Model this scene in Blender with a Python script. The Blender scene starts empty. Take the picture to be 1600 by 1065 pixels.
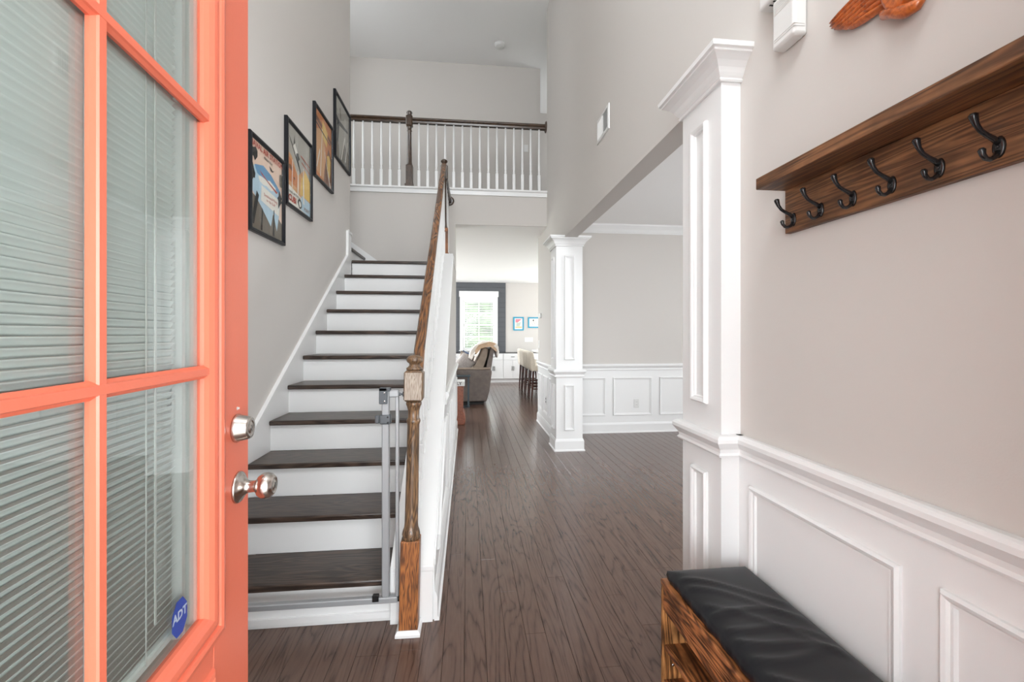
import bpy, bmesh, math, random
from mathutils import Vector, Matrix
random.seed(7)
scene = bpy.context.scene
C = scene.collection

# ------------------------------------------------------------------ camera, world, daylight, exposure
F_PX, CX, CY, CAM_H = 667.0, 800.0, 522.0, 1.30
TH = math.atan(69.5 / F_PX)
cam_d = bpy.data.cameras.new('camera')
cam_d.sensor_width = 36.0
cam_d.lens = F_PX * 36.0 / 1600.0
cam_d.shift_y = -(532.5 - CY) / 1600.0
cam_d.clip_start = 0.01
cam = bpy.data.objects.new('camera', cam_d)
cam.location = (0, 0, CAM_H)
cam.rotation_euler = (math.pi / 2, 0, -TH)
C.objects.link(cam)
scene.camera = cam

world = bpy.data.worlds.new('overcast_sky')
scene.world = world
world.use_nodes = True
wb = world.node_tree.nodes['Background']
wb.inputs[0].default_value = (0.92, 0.965, 1.0, 1)
wb.inputs[1].default_value = 7.0
scene.view_settings.view_transform = 'Standard'
scene.view_settings.look = 'None'
scene.view_settings.gamma = 1.0
scene.view_settings.use_curve_mapping = False
scene.view_settings.exposure = 0.88
try:
    scene.cycles.max_bounces = 12
    scene.cycles.diffuse_bounces = 7
    scene.cycles.transparent_max_bounces = 16
    scene.cycles.sample_clamp_indirect = 8
    scene.cycles.caustics_reflective = False
    scene.cycles.caustics_refractive = False
except Exception:
    pass

def portal(loc, rot, sx, sy):
    """daylight portal lying in a window or door opening (guides sky sampling, adds no light)"""
    d = bpy.data.lights.new('window_daylight', 'AREA')
    d.shape = 'RECTANGLE'; d.size = sx; d.size_y = sy
    d.cycles.is_portal = True
    o = bpy.data.objects.new('window_daylight', d)
    o.location = loc; o.rotation_euler = rot
    C.objects.link(o)
R90 = math.pi / 2
portal((0.03, -0.16, 1.23), (R90, 0, 0), 0.96, 2.46)           # open front door
portal((0.0, -0.02, 4.25), (R90, 0, 0), 1.80, 1.90)           # unseen window over the door, added to brighten the foyer
portal((3.0, -0.02, 1.60), (R90, 0, 0), 1.2, 1.5)              # dining windows, front
portal((4.86, 3.0, 1.60), (R90, 0, R90), 1.6, 1.5)             # dining windows, side
portal((0.32, 12.03, 1.56), (R90, 0, math.pi), 0.9, 1.40)       # living room window in view
portal((3.2, 12.03, 1.25), (R90, 0, math.pi), 2.4, 2.3)         # glazed patio door
portal((-2.0, 12.03, 1.55), (R90, 0, math.pi), 1.8, 1.5)        # living room window
portal((-3.72, 9.0, 1.45), (R90, 0, -R90), 3.8, 1.9)            # living room side windows
portal((4.86, 9.4, 1.55), (R90, 0, R90), 3.4, 1.6)              # kitchen windows
portal((-2.86, 5.15, 4.6), (R90, 0, -R90), 0.7, 1.1)            # stair window
portal((3.14, 7.6, 4.6), (R90, 0, R90), 0.8, 0.9)               # upstairs hall window

# ------------------------------------------------------------------ materials
def srgb(r, g, b):
    f = lambda c: (c / 255) / 12.92 if c / 255 <= 0.04045 else ((c / 255 + 0.055) / 1.055) ** 2.4
    return (f(r), f(g), f(b), 1)
MATS = {}
def mat(name, col, rough=0.5, metal=0.0, noise=0.0, nscale=8.0, bump=0.0, bscale=60.0, coat=0.0, spec=0.5, sheen=0.0):
    if name in MATS: return MATS[name]
    m = bpy.data.materials.new(name); m.use_nodes = True
    nt = m.node_tree; p = nt.nodes['Principled BSDF']
    p.inputs['Base Color'].default_value = col
    p.inputs['Roughness'].default_value = rough
    p.inputs['Metallic'].default_value = metal
    p.inputs['Specular IOR Level'].default_value = spec
    p.inputs['Coat Weight'].default_value = coat
    p.inputs['Coat Roughness'].default_value = 0.15
    p.inputs['Sheen Weight'].default_value = sheen
    tc = nt.nodes.new('ShaderNodeTexCoord')
    if noise > 0:
        n = nt.nodes.new('ShaderNodeTexNoise'); n.inputs['Scale'].default_value = nscale; n.inputs['Detail'].default_value = 5
        nt.links.new(tc.outputs['Object'], n.inputs['Vector'])
        r = nt.nodes.new('ShaderNodeValToRGB')
        r.color_ramp.elements[0].position = 0.3; r.color_ramp.elements[1].position = 0.7
        r.color_ramp.elements[0].color = tuple(c * (1 - noise) for c in col[:3]) + (1,)
        r.color_ramp.elements[1].color = tuple(min(1, c * (1 + noise)) for c in col[:3]) + (1,)
        nt.links.new(n.outputs['Fac'], r.inputs['Fac']); nt.links.new(r.outputs['Color'], p.inputs['Base Color'])
    if bump > 0:
        n2 = nt.nodes.new('ShaderNodeTexNoise'); n2.inputs['Scale'].default_value = bscale; n2.inputs['Detail'].default_value = 3
        nt.links.new(tc.outputs['Object'], n2.inputs['Vector'])
        b = nt.nodes.new('ShaderNodeBump'); b.inputs['Strength'].default_value = bump; b.inputs['Distance'].default_value = 0.004
        nt.links.new(n2.outputs['Fac'], b.inputs['Height']); nt.links.new(b.outputs['Normal'], p.inputs['Normal'])
    MATS[name] = m
    return m

def wood(name, dark, mid, light, grain=(1, 14, 14), rough=0.35, coat=0.0, island=0.0, blotch=0.0, bump=0.15, lines=1.0, knots=0.0, spec=0.5, rings=70.0, fine_k=9, sharp=0.0):
    """grain: scale per object axis; the smallest one is the axis the grain runs along"""
    if name in MATS: return MATS[name]
    m = bpy.data.materials.new(name); m.use_nodes = True
    nt = m.node_tree; L = nt.links; p = nt.nodes['Principled BSDF']
    p.inputs['Roughness'].default_value = rough; p.inputs['Coat Weight'].default_value = coat; p.inputs['Coat Roughness'].default_value = 0.18
    p.inputs['Specular IOR Level'].default_value = spec
    tc = nt.nodes.new('ShaderNodeTexCoord'); mp = nt.nodes.new('ShaderNodeMapping')
    mp.inputs['Scale'].default_value = grain
    geo = nt.nodes.new('ShaderNodeNewGeometry')
    off = nt.nodes.new('ShaderNodeVectorMath'); off.operation = 'MULTIPLY_ADD'
    off.inputs[1].default_value = (37.0, 53.0, 71.0)
    L.new(geo.outputs['Random Per Island'], off.inputs[0])
    L.new(tc.outputs['Object'], off.inputs[2])
    L.new(off.outputs[0], mp.inputs['Vector'])
    big = nt.nodes.new('ShaderNodeTexNoise'); big.inputs['Scale'].default_value = 1.0; big.inputs['Detail'].default_value = 2; big.inputs['Distortion'].default_value = 0.6
    L.new(mp.outputs[0], big.inputs['Vector'])
    # cathedral rings: sine of stretched noise
    mul = nt.nodes.new('ShaderNodeMath'); mul.operation = 'MULTIPLY'; mul.inputs[1].default_value = rings
    L.new(big.outputs['Fac'], mul.inputs[0])
    sn = nt.nodes.new('ShaderNodeMath'); sn.operation = 'SINE'; L.new(mul.outputs[0], sn.inputs[0])
    ring = nt.nodes.new('ShaderNodeMapRange'); ring.inputs['From Min'].default_value = -1; ring.inputs['From Max'].default_value = 1
    L.new(sn.outputs[0], ring.inputs['Value'])
    if sharp > 0:      # thin dark pores instead of even bands
        pwr = nt.nodes.new('ShaderNodeMath'); pwr.operation = 'POWER'; pwr.inputs[1].default_value = sharp
        L.new(ring.outputs[0], pwr.inputs[0]); ring = pwr
    mp2 = nt.nodes.new('ShaderNodeMapping'); mp2.inputs['Scale'].default_value = tuple(g * fine_k for g in grain)
    L.new(off.outputs[0], mp2.inputs['Vector'])
    fine = nt.nodes.new('ShaderNodeTexNoise'); fine.inputs['Scale'].default_value = 1.0; fine.inputs['Detail'].default_value = 4
    L.new(mp2.outputs[0], fine.inputs['Vector'])
    mx = nt.nodes.new('ShaderNodeMix'); mx.data_type = 'FLOAT'; mx.inputs[0].default_value = 0.55 if lines >= 1 else 1 - 0.45 * lines
    L.new(ring.outputs[0], mx.inputs[2]); L.new(fine.outputs['Fac'], mx.inputs[3])
    rp = nt.nodes.new('ShaderNodeValToRGB'); e = rp.color_ramp.elements
    e[0].position = 0.22; e[0].color = dark; e[1].position = 0.8; e[1].color = light
    em = rp.color_ramp.elements.new(0.5); em.color = mid
    L.new(mx.outputs[0], rp.inputs['Fac'])
    col = rp.outputs['Color']
    def mulcol(fac_socket, lo, hi):
        nonlocal col
        mr = nt.nodes.new('ShaderNodeMapRange'); mr.inputs['To Min'].default_value = lo; mr.inputs['To Max'].default_value = hi
        L.new(fac_socket, mr.inputs['Value'])
        mm = nt.nodes.new('ShaderNodeVectorMath'); mm.operation = 'SCALE'
        L.new(col, mm.inputs[0]); L.new(mr.outputs[0], mm.inputs['Scale'])
        col = mm.outputs[0]
    if island > 0: mulcol(geo.outputs['Random Per Island'], 1 - island, 1 + island)
    if blotch > 0:
        bl = nt.nodes.new('ShaderNodeTexNoise'); bl.inputs['Scale'].default_value = 7.0; bl.inputs['Detail'].default_value = 4
        L.new(off.outputs[0], bl.inputs['Vector'])
        br = nt.nodes.new('ShaderNodeValToRGB'); br.color_ramp.elements[0].position = 0.38; br.color_ramp.elements[1].position = 0.56
        L.new(bl.outputs['Fac'], br.inputs['Fac'])
        mulcol(br.outputs['Color'], 1 - blotch, 1.08)
    if knots > 0:
        vo = nt.nodes.new('ShaderNodeTexVoronoi'); vo.inputs['Scale'].default_value = 2.3
        mp3 = nt.nodes.new('ShaderNodeMapping'); mp3.inputs['Scale'].default_value = tuple(max(0.6, g * 0.12) for g in grain)
        L.new(off.outputs[0], mp3.inputs['Vector']); L.new(mp3.outputs[0], vo.inputs['Vector'])
        vr = nt.nodes.new('ShaderNodeValToRGB'); vr.color_ramp.elements[0].position = 0.05; vr.color_ramp.elements[1].position = 0.16
        L.new(vo.outputs['Distance'], vr.inputs['Fac'])
        mulcol(vr.outputs['Color'], 1 - knots, 1.0)
    L.new(col, p.inputs['Base Color'])
    if bump > 0:
        b = nt.nodes.new('ShaderNodeBump'); b.inputs['Strength'].default_value = bump; b.inputs['Distance'].default_value = 0.003
        L.new(mx.outputs[0], b.inputs['Height']); L.new(b.outputs['Normal'], p.inputs['Normal'])
    MATS[name] = m
    return m

def glass_mat(name, tint=(1, 1, 1, 1), gloss=1.0):
    if name in MATS: return MATS[name]
    m = bpy.data.materials.new(name); m.use_nodes = True
    nt = m.node_tree; nt.nodes.clear()
    out = nt.nodes.new('ShaderNodeOutputMaterial'); tr = nt.nodes.new('ShaderNodeBsdfTransparent'); tr.inputs[0].default_value = tint
    gl = nt.nodes.new('ShaderNodeBsdfGlossy'); gl.inputs['Roughness'].default_value = 0.0
    lw = nt.nodes.new('ShaderNodeLayerWeight'); lw.inputs['Blend'].default_value = 0.5      # facing = 1 - |cos|, the same on both sides
    pw = nt.nodes.new('ShaderNodeMath'); pw.operation = 'POWER'; pw.inputs[1].default_value = 5.0
    fr = nt.nodes.new('ShaderNodeMath'); fr.operation = 'MULTIPLY_ADD'; fr.inputs[1].default_value = 0.96; fr.inputs[2].default_value = 0.04
    nt.links.new(lw.outputs['Facing'], pw.inputs[0]); nt.links.new(pw.outputs[0], fr.inputs[0])
    mu = nt.nodes.new('ShaderNodeMath'); mu.operation = 'MULTIPLY'; mu.inputs[1].default_value = gloss; mu.use_clamp = True
    mx = nt.nodes.new('ShaderNodeMixShader')
    nt.links.new(fr.outputs[0], mu.inputs[0]); nt.links.new(mu.outputs[0], mx.inputs[0])
    nt.links.new(tr.outputs[0], mx.inputs[1]); nt.links.new(gl.outputs[0], mx.inputs[2]); nt.links.new(mx.outputs[0], out.inputs[0])
    MATS[name] = m
    return m

M_WALL = mat('greige_wall_paint', (0.560, 0.531, 0.501, 1), 0.75, bump=0.05, bscale=220)
M_CEIL = mat('flat_ceiling_paint', (0.86, 0.855, 0.845, 1), 0.9, bump=0.04, bscale=200)
M_WHITE = mat('white_trim_paint', (0.765, 0.765, 0.76, 1), 0.34)
M_CORAL = mat('coral_door_paint', srgb(240, 124, 96), 0.33, bump=0.05, bscale=120)
M_FLOOR = wood('grey_brown_oak_floor', srgb(58, 42, 35), srgb(93, 72, 62), srgb(102, 81, 71), grain=(8.0, 0.85, 8.0), rough=0.21, island=0.09, bump=0.16, lines=0.8, rings=75.0, fine_k=14, sharp=0.35)
M_GAP = mat('dark_board_gap', srgb(40, 31, 28), 0.6)
M_TREAD = wood('dark_oak_tread', srgb(36, 27, 22), srgb(56, 44, 37), srgb(76, 61, 52), grain=(1.2, 11, 11), rough=0.33, island=0.08, bump=0.22)
M_RAIL = wood('brown_oak_handrail', srgb(58, 36, 20), srgb(104, 68, 40), srgb(134, 90, 54), grain=(14, 1.6, 3), rough=0.25, coat=0.35, bump=0.1)
M_NEWEL = wood('worn_oak_newel', srgb(62, 46, 34), srgb(104, 80, 58), srgb(140, 108, 76), grain=(30, 30, 3), rough=0.36, coat=0.2, blotch=0.25)
M_NEWEL_BASE = wood('orange_brown_oak', srgb(76, 46, 28), srgb(140, 86, 46), srgb(170, 108, 58), grain=(40, 40, 3), rough=0.45, blotch=0.45)
M_BARE = wood('bare_sanded_oak', srgb(128, 112, 98), srgb(170, 156, 142), srgb(186, 174, 160), grain=(60, 60, 5), rough=0.7)
M_DARKRAIL = wood('dark_walnut_railing', srgb(36, 25, 17), srgb(64, 46, 32), srgb(80, 58, 40), grain=(2, 20, 20), rough=0.28, coat=0.3)
M_DARKNEWEL = wood('dark_walnut_newel', srgb(36, 25, 17), srgb(64, 46, 33), srgb(80, 60, 42), grain=(26, 26, 3), rough=0.3, coat=0.3)
M_RACK = wood('brown_stained_pine', srgb(72, 46, 29), srgb(108, 73, 47), srgb(140, 98, 64), grain=(22, 1.0, 22), rough=0.5, blotch=0.35, knots=0.6, bump=0.2, lines=0.8)
M_BENCH = wood('rustic_brown_board', srgb(58, 32, 17), srgb(138, 84, 48), srgb(178, 116, 70), grain=(16, 1.5, 16), rough=0.42, blotch=0.6, bump=0.2)
M_BENCHV = wood('rustic_brown_panel', srgb(62, 36, 18), srgb(150, 98, 54), srgb(192, 138, 84), grain=(14, 14, 2), rough=0.42, blotch=0.6, bump=0.2)
M_BLACK = mat('black_enamel_metal', (0.012, 0.012, 0.013, 1), 0.22, spec=0.6)
M_FRAME = mat('black_frame_lacquer', (0.006, 0.0065, 0.009, 1), 0.35, spec=0.35)
M_CUSH = mat('black_vinyl_cloth', (0.0065, 0.007, 0.009, 1), 0.38, noise=0.15, nscale=30, spec=0.35)
M_NICKEL = mat('satin_nickel', (0.62, 0.58, 0.54, 1), 0.24, metal=1.0)
M_STEEL = mat('bright_screw_steel', (0.7, 0.7, 0.7, 1), 0.25, metal=1.0)
M_GATE = mat('silver_powder_coat', (0.37, 0.38, 0.39, 1), 0.38, metal=0.3)
M_GATE2 = mat('charcoal_plastic', (0.10, 0.11, 0.12, 1), 0.4)
M_PLASTIC = mat('white_plastic', (0.68, 0.68, 0.665, 1), 0.35)
M_SLOT = mat('dark_slot', (0.03, 0.03, 0.03, 1), 0.7)
M_CARVE = wood('carved_orange_wood', srgb(112, 50, 16), srgb(178, 90, 36), srgb(206, 116, 52), grain=(10, 10, 10), rough=0.28, coat=0.4, bump=0.1, lines=0.25)
M_GLASS = glass_mat('clear_glass', (0.98, 0.99, 0.985, 1), 0.35)
M_DGLASS = glass_mat('door_glass', (0.965, 0.99, 0.98, 1), 1.8)
M_SLAT = mat('pale_aluminium_slat', (0.78, 0.83, 0.82, 1), 0.42)
M_SHIP = mat('charcoal_shiplap_paint', srgb(84, 86, 90), 0.5)
M_LEATHER = mat('taupe_leather', srgb(112, 102, 96), 0.5, noise=0.16, nscale=14, bump=0.2, bscale=90)
M_LEATHER2 = mat('light_taupe_leather', srgb(146, 131, 117), 0.5, noise=0.12, nscale=12, bump=0.2, bscale=90)
M_FUR = mat('cream_fur', srgb(240, 234, 226), 0.9, noise=0.06, nscale=40, bump=0.8, bscale=120, sheen=0.4)
M_FURT = mat('tan_fur', srgb(205, 176, 148), 0.9, noise=0.14, nscale=40, bump=0.8, bscale=120, sheen=0.4)
M_PILLOW = mat('grey_woven_cushion', srgb(176, 170, 168), 0.85, noise=0.2, nscale=60)
M_BLUE = mat('blue_print_cushion', srgb(92, 112, 146), 0.85, noise=0.5, nscale=60)
M_TEAL = mat('dark_teal_metal', srgb(44, 62, 72), 0.35)
M_BROWN = wood('red_brown_leather', srgb(96, 50, 34), srgb(134, 76, 54), srgb(150, 92, 68), grain=(6, 6, 6), rough=0.4, lines=0.3)
M_STOOL = mat('cream_upholstery', srgb(228, 220, 206), 0.8, noise=0.05, nscale=50)
M_STOOLLEG = wood('dark_mahogany', srgb(42, 20, 14), srgb(74, 36, 26), srgb(92, 48, 34), grain=(20, 20, 3), rough=0.3)
M_AQUA = mat('aqua_frame_paint', srgb(40, 150, 182), 0.4)
M_TOPDARK = mat('dark_stone_top', srgb(60, 58, 60), 0.25)
M_COUNTER = mat('white_quartz', (0.8, 0.79, 0.77, 1), 0.2)
M_CONC = mat('pale_concrete', (0.5, 0.49, 0.47, 1), 0.85, noise=0.1)
M_LEAF = mat('green_foliage', (0.045, 0.075, 0.030, 1), 0.7, noise=0.7, nscale=3.0)
M_LAWN = mat('lawn_green', srgb(172, 175, 162), 0.9, noise=0.2, nscale=6.0)

# ------------------------------------------------------------------ mesh helpers
class MB:
    def __init__(s): s.bm = bmesh.new(); s.mats = []
    def _mi(s, m):
        if m is None: return 0
        if m not in s.mats: s.mats.append(m)
        return s.mats.index(m)
    def box(s, x0, y0, z0, x1, y1, z1, bev=0.0, m=None, seg=1):
        vs = [s.bm.verts.new((x, y, z)) for z in (z0, z1) for y in (y0, y1) for x in (x0, x1)]
        fs = [s.bm.faces.new([vs[i] for i in f]) for f in ((0, 2, 3, 1), (4, 5, 7, 6), (0, 1, 5, 4), (2, 6, 7, 3), (0, 4, 6, 2), (1, 3, 7, 5))]
        mi = s._mi(m)
        for f in fs: f.material_index = mi
        if bev > 0:
            es = list({e for f in fs for e in f.edges})
            r = bmesh.ops.bevel(s.bm, geom=es, offset=bev, segments=seg, profile=0.5, affect='EDGES')
            for f in r['faces']: f.material_index = mi; f.smooth = seg > 1
        return s
    def prism(s, pts, axis, a0, a1, m=None, bev=0.0):
        """2D polygon extruded along an axis. axis 'x': pts=(y,z); 'y': pts=(x,z); 'z': pts=(x,y)"""
        def P(p, a): return {'x': (a, p[0], p[1]), 'y': (p[0], a, p[1]), 'z': (p[0], p[1], a)}[axis]
        A = [s.bm.verts.new(P(p, a0)) for p in pts]; B = [s.bm.verts.new(P(p, a1)) for p in pts]
        n = len(pts); mi = s._mi(m)
        fs = [s.bm.faces.new(A), s.bm.faces.new(list(reversed(B)))]
        for i in range(n): fs.append(s.bm.faces.new((A[i], B[i], B[(i + 1) % n], A[(i + 1) % n])))
        for f in fs: f.material_index = mi
        if bev > 0:
            es = list({e for f in fs for e in f.edges})
            r = bmesh.ops.bevel(s.bm, geom=es, offset=bev, segments=2, profile=0.5, affect='EDGES')
            for f in r['faces']: f.material_index = mi; f.smooth = True
        return s
    def lathe(s, prof, n=16, c=(0, 0, 0), axis=(0, 0, 1), m=None, smooth=True):
        """prof: [(r, h)] along axis from c"""
        ax = Vector(axis).normalized(); q = Vector((0, 0, 1)).rotation_difference(ax); c = Vector(c); mi = s._mi(m)
        rings = []
        for r, h_ in prof:
            if r < 1e-6: rings.append([s.bm.verts.new(c + q @ Vector((0, 0, h_)))])
            else: rings.append([s.bm.verts.new(c + q @ Vector((r * math.cos(2 * math.pi * i / n), r * math.sin(2 * math.pi * i / n), h_))) for i in range(n)])
        def F(v):
            f = s.bm.faces.new(v); f.smooth = smooth; f.material_index = mi; return f
        for a, b in zip(rings, rings[1:]):
            for i in range(n):
                j = (i + 1) % n
                if len(a) == 1 and len(b) == 1: continue
                if len(a) == 1: F((a[0], b[j], b[i]))
                elif len(b) == 1: F((a[i], a[j], b[0]))
                else: F((a[i], a[j], b[j], b[i]))
        if len(rings[0]) > 1: F(list(reversed(rings[0]))).smooth = False
        if len(rings[-1]) > 1: F(rings[-1]).smooth = False
        return s
    def tube(s, pts, rad, n=10, m=None, cap=True):
        pts = [Vector(p) for p in pts]
        rad = rad if isinstance(rad, (list, tuple)) else [rad] * len(pts)
        mi = s._mi(m); rings = []; ref = None
        for i, p in enumerate(pts):
            t = (pts[min(i + 1, len(pts) - 1)] - pts[max(i - 1, 0)]).normalized()
            if ref is None: ref = t.orthogonal().normalized()
            ref = (ref - t * ref.dot(t)).normalized(); b = t.cross(ref)
            rings.append([s.bm.verts.new(p + rad[i] * (ref * math.cos(2 * math.pi * k / n) + b * math.sin(2 * math.pi * k / n))) for k in range(n)])
        for a, b in zip(rings, rings[1:]):
            for i in range(n):
                f = s.bm.faces.new((a[i], a[(i + 1) % n], b[(i + 1) % n], b[i])); f.smooth = True; f.material_index = mi
        if cap:
            for r in (list(reversed(rings[0])), rings[-1]):
                f = s.bm.faces.new(r); f.material_index = mi
        return s
    def sweep(s, path, prof, up=(0, 0, 1), closed=False, m=None, smooth=False):
        """profile points (a, b): a along tangent x up, b along up; corners mitred"""
        path = [Vector(p) for p in path]; up = Vector(up).normalized(); n = len(path); mi = s._mi(m); rings = []
        for i, p in enumerate(path):
            tin = (p - path[i - 1]).normalized() if (closed or i > 0) else None
            tout = (path[(i + 1) % n] - p).normalized() if (closed or i < n - 1) else None
            if tin is None: tin = tout
            if tout is None: tout = tin
            s1 = tin.cross(up).normalized(); s2 = tout.cross(up).normalized()
            mit = (s1 + s2).normalized(); k = 1.0 / max(0.3, mit.dot(s1))
            upv = s1.cross(tin).normalized() if abs(tin.dot(up)) > 1e-4 else up
            rings.append([s.bm.verts.new(p + mit * (a * k) + upv * b) for a, b in prof])
        m_ = len(prof)
        for i in range(n if closed else n - 1):
            a, b = rings[i], rings[(i + 1) % n]
            for j in range(m_):
                f = s.bm.faces.new((a[j], a[(j + 1) % m_], b[(j + 1) % m_], b[j])); f.material_index = mi; f.smooth = smooth
        if not closed:
            for r in (list(reversed(rings[0])), rings[-1]):
                f = s.bm.faces.new(r); f.material_index = mi
        return s
    def poly(s, pts, m=None):
        f = s.bm.faces.new([s.bm.verts.new(p) for p in pts]); f.material_index = s._mi(m); return s
    def xform(s, M):
        bmesh.ops.transform(s.bm, matrix=M, verts=s.bm.verts[:]); return s

def wloc(o):
    v = Vector((0, 0, 0))
    while o is not None: v += o.location; o = o.parent
    return v
def obj(name, mb, m=None, parent=None, local=False, base=None, fixn=True):
    if fixn: bmesh.ops.recalc_face_normals(mb.bm, faces=mb.bm.faces[:])
    loc = Vector((0, 0, 0))
    if not local:
        off = wloc(parent) if parent else (Vector(base) if base else Vector((0, 0, 0)))
        if parent is None: loc = off
        bmesh.ops.translate(mb.bm, verts=mb.bm.verts[:], vec=-off)
    me = bpy.data.meshes.new(name); mb.bm.to_mesh(me); mb.bm.free()
    for mm in (mb.mats or [m]): me.materials.append(mm)
    o = bpy.data.objects.new(name, me); o.location = loc; C.objects.link(o)
    if parent: o.parent = parent
    return o
def tag(o, label, cat, group=None, kind=None):
    o['label'] = label; o['category'] = cat
    if group: o['group'] = group
    if kind: o['kind'] = kind
    return o
def thing(name, label, cat, loc=(0, 0, 0), rotz=0.0, group=None, kind=None):
    o = bpy.data.objects.new(name, None); o.empty_display_size = 0.05
    o.location = loc; o.rotation_euler = (0, 0, rotz); C.objects.link(o)
    return tag(o, label, cat, group, kind)
def struct(name, mb, m, label, cat, parent=None):
    o = obj(name, mb, m, parent)
    return tag(o, label, cat, kind='structure') if parent is None else o

# ------------------------------------------------------------------ key dimensions
XL, XW, XW2 = -1.244, 1.06, 1.20          # left wall face, right wall face, dining side of right wall
YF0, YF1 = -0.03, 0.13                    # front wall
YB = 5.65                                 # wall under the balcony / landing
CEIL1, CEIL2, FL2 = 2.743, 5.65, 3.215
YDIN, YLIV = 5.478, 11.95
XKR, XKL = -0.157, -0.345                 # knee wall faces
RISE, RUN, N0 = 0.19, 0.272, 1.983
def nose(k): return N0 + RUN * (k - 1)
def proj(X, Y, Z):
    c, s = math.cos(TH), math.sin(TH); zc = X * s + Y * c
    if zc < 0.05: return None
    return (CX + F_PX * (X * c - Y * s) / zc, CY - F_PX * (Z - CAM_H) / zc)

# ------------------------------------------------------------------ floor with planks
floor = struct('floor', MB().box(-3.8, YF0, -0.10, 4.9, 12.1, -0.010), M_GAP, 'grey brown oak plank floor through hall, dining room and living room', 'floor')
PW = 0.0875
planks = []
def solid(x, y):
    if x < XL or (x < -0.25 and 2.05 < y < 5.75): return y < 5.8 and (x < XL or y > 2.05)
    return False
rr = random.Random(3)
x = -3.6
while x < 4.8:
    y = YF0 - rr.random() * 0.8
    while y < 12.0:
        ln = rr.uniform(0.5, 1.6); y1 = y + ln
        ya, yb = max(y, YF0), min(y1, 12.0)
        xm = x + PW / 2
        if xm < XL and yb < 5.7: y = y1; continue
        if XL <= xm < -0.2:
            if yb <= 5.75 and ya >= 2.05: y = y1; continue
            if ya < 2.05 < yb: yb = 2.05
        if yb - ya > 0.02: planks.append((x, ya, x + PW, yb))
        y = y1
    x += PW
def vis_area(p):
    xs = [proj(px, py, 0) for px in (p[0], p[2]) for py in (max(p[1], 0.9), p[3])]
    if p[3] < 1.0 or None in xs: return 0
    u0 = max(0, min(a[0] for a in xs)); u1 = min(1600, max(a[0] for a in xs)); v0 = max(0, min(a[1] for a in xs)); v1 = min(1065, max(a[1] for a in xs))
    if u1 <= u0 or v1 <= v0: return 0
    um = (u0 + u1) / 2; vm = (v0 + v1) / 2
    if um < 386: return 0
    if p[0] > 1.15 and vm > 690 : return 0
    return PW * (p[3] - p[1]) * 0 + (v1 - v0) * abs(xs[2][0] - xs[0][0])
planks.sort(key=vis_area, reverse=True)
def plank_mesh(mb, p, g=0.0006, c=0.0012):
    x0, y0, x1, y1 = p[0] + g, p[1] + g, p[2] - g, p[3] - g
    b = [mb.bm.verts.new(v) for v in ((x0, y0, -0.010), (x1, y0, -0.010), (x1, y1, -0.010), (x0, y1, -0.010))]
    t = [mb.bm.verts.new(v) for v in ((x0 + c, y0 + c, 0), (x1 - c, y0 + c, 0), (x1 - c, y1 - c, 0), (x0 + c, y1 - c, 0))]
    e = [mb.bm.verts.new(v) for v in ((x0, y0, -c), (x1, y0, -c), (x1, y1, -c), (x0, y1, -c))]
    mb.bm.faces.new(t)
    for i in range(4):
        j = (i + 1) % 4
        mb.bm.faces.new((b[i], b[j], e[j], e[i])); mb.bm.faces.new((e[i], e[j], t[j], t[i]))
for p in planks[:280]:
    mb = MB(); plank_mesh(mb, p); obj('plank', mb, M_FLOOR, floor)
mb = MB()
for p in planks[280:]: plank_mesh(mb, p)
o = obj('plank_field', mb, M_FLOOR, floor); o['kind'] = 'stuff'

# ------------------------------------------------------------------ moulding profiles
def chair_prof(top, h=0.085):     # (protrusion, height)
    b = top - h
    return [(0.0, b), (0.016, b), (0.019, b + 0.008), (0.012, b + 0.016), (0.014, b + 0.030), (0.026, b + 0.046), (0.034, b + 0.058), (0.034, b + 0.072), (0.028, b + 0.081), (0.020, b + h), (0.0, b + h)]
BASE_PROF = [(0.0, 0.0), (0.024, 0.0), (0.024, 0.012), (0.015, 0.020), (0.015, 0.110), (0.010, 0.122), (0.005, 0.134), (0.0, 0.134)]
PANEL_PROF = [(0.0, 0.0), (0.0, 0.008), (0.006, 0.016), (0.014, 0.013), (0.020, 0.008), (0.026, 0.008), (0.030, 0.0)]
def panel(mb, pts, normal, prof=PANEL_PROF):
    """closed mitred moulding; pts ordered so that tangent x normal points inward"""
    mb.sweep(pts, prof, up=normal, closed=True)
def panel_on_x(mb, X, sgn, y0, y1, z0, z1, prof=PANEL_PROF):
    pts = [(X, y0, z0), (X, y0, z1), (X, y1, z1), (X, y1, z0)]
    if sgn > 0: pts.reverse()
    t = (Vector(pts[1]) - Vector(pts[0])); s = t.cross(Vector((sgn, 0, 0)))
    mid = Vector((X, (y0 + y1) / 2, (z0 + z1) / 2))
    if s.dot(mid - Vector(pts[0])) < 0: pts.reverse()
    panel(mb, pts, (sgn, 0, 0), prof)
def panel_on_y(mb, Y, sgn, x0, x1, z0, z1, prof=PANEL_PROF):
    pts = [(x0, Y, z0), (x0, Y, z1), (x1, Y, z1), (x1, Y, z0)]
    t = (Vector(pts[1]) - Vector(pts[0])); s = t.cross(Vector((0, sgn, 0)))
    if s.dot(Vector(((x0 + x1) / 2, Y, (z0 + z1) / 2)) - Vector(pts[0])) < 0: pts.reverse()
    panel(mb, pts, (0, sgn, 0), prof)

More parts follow.
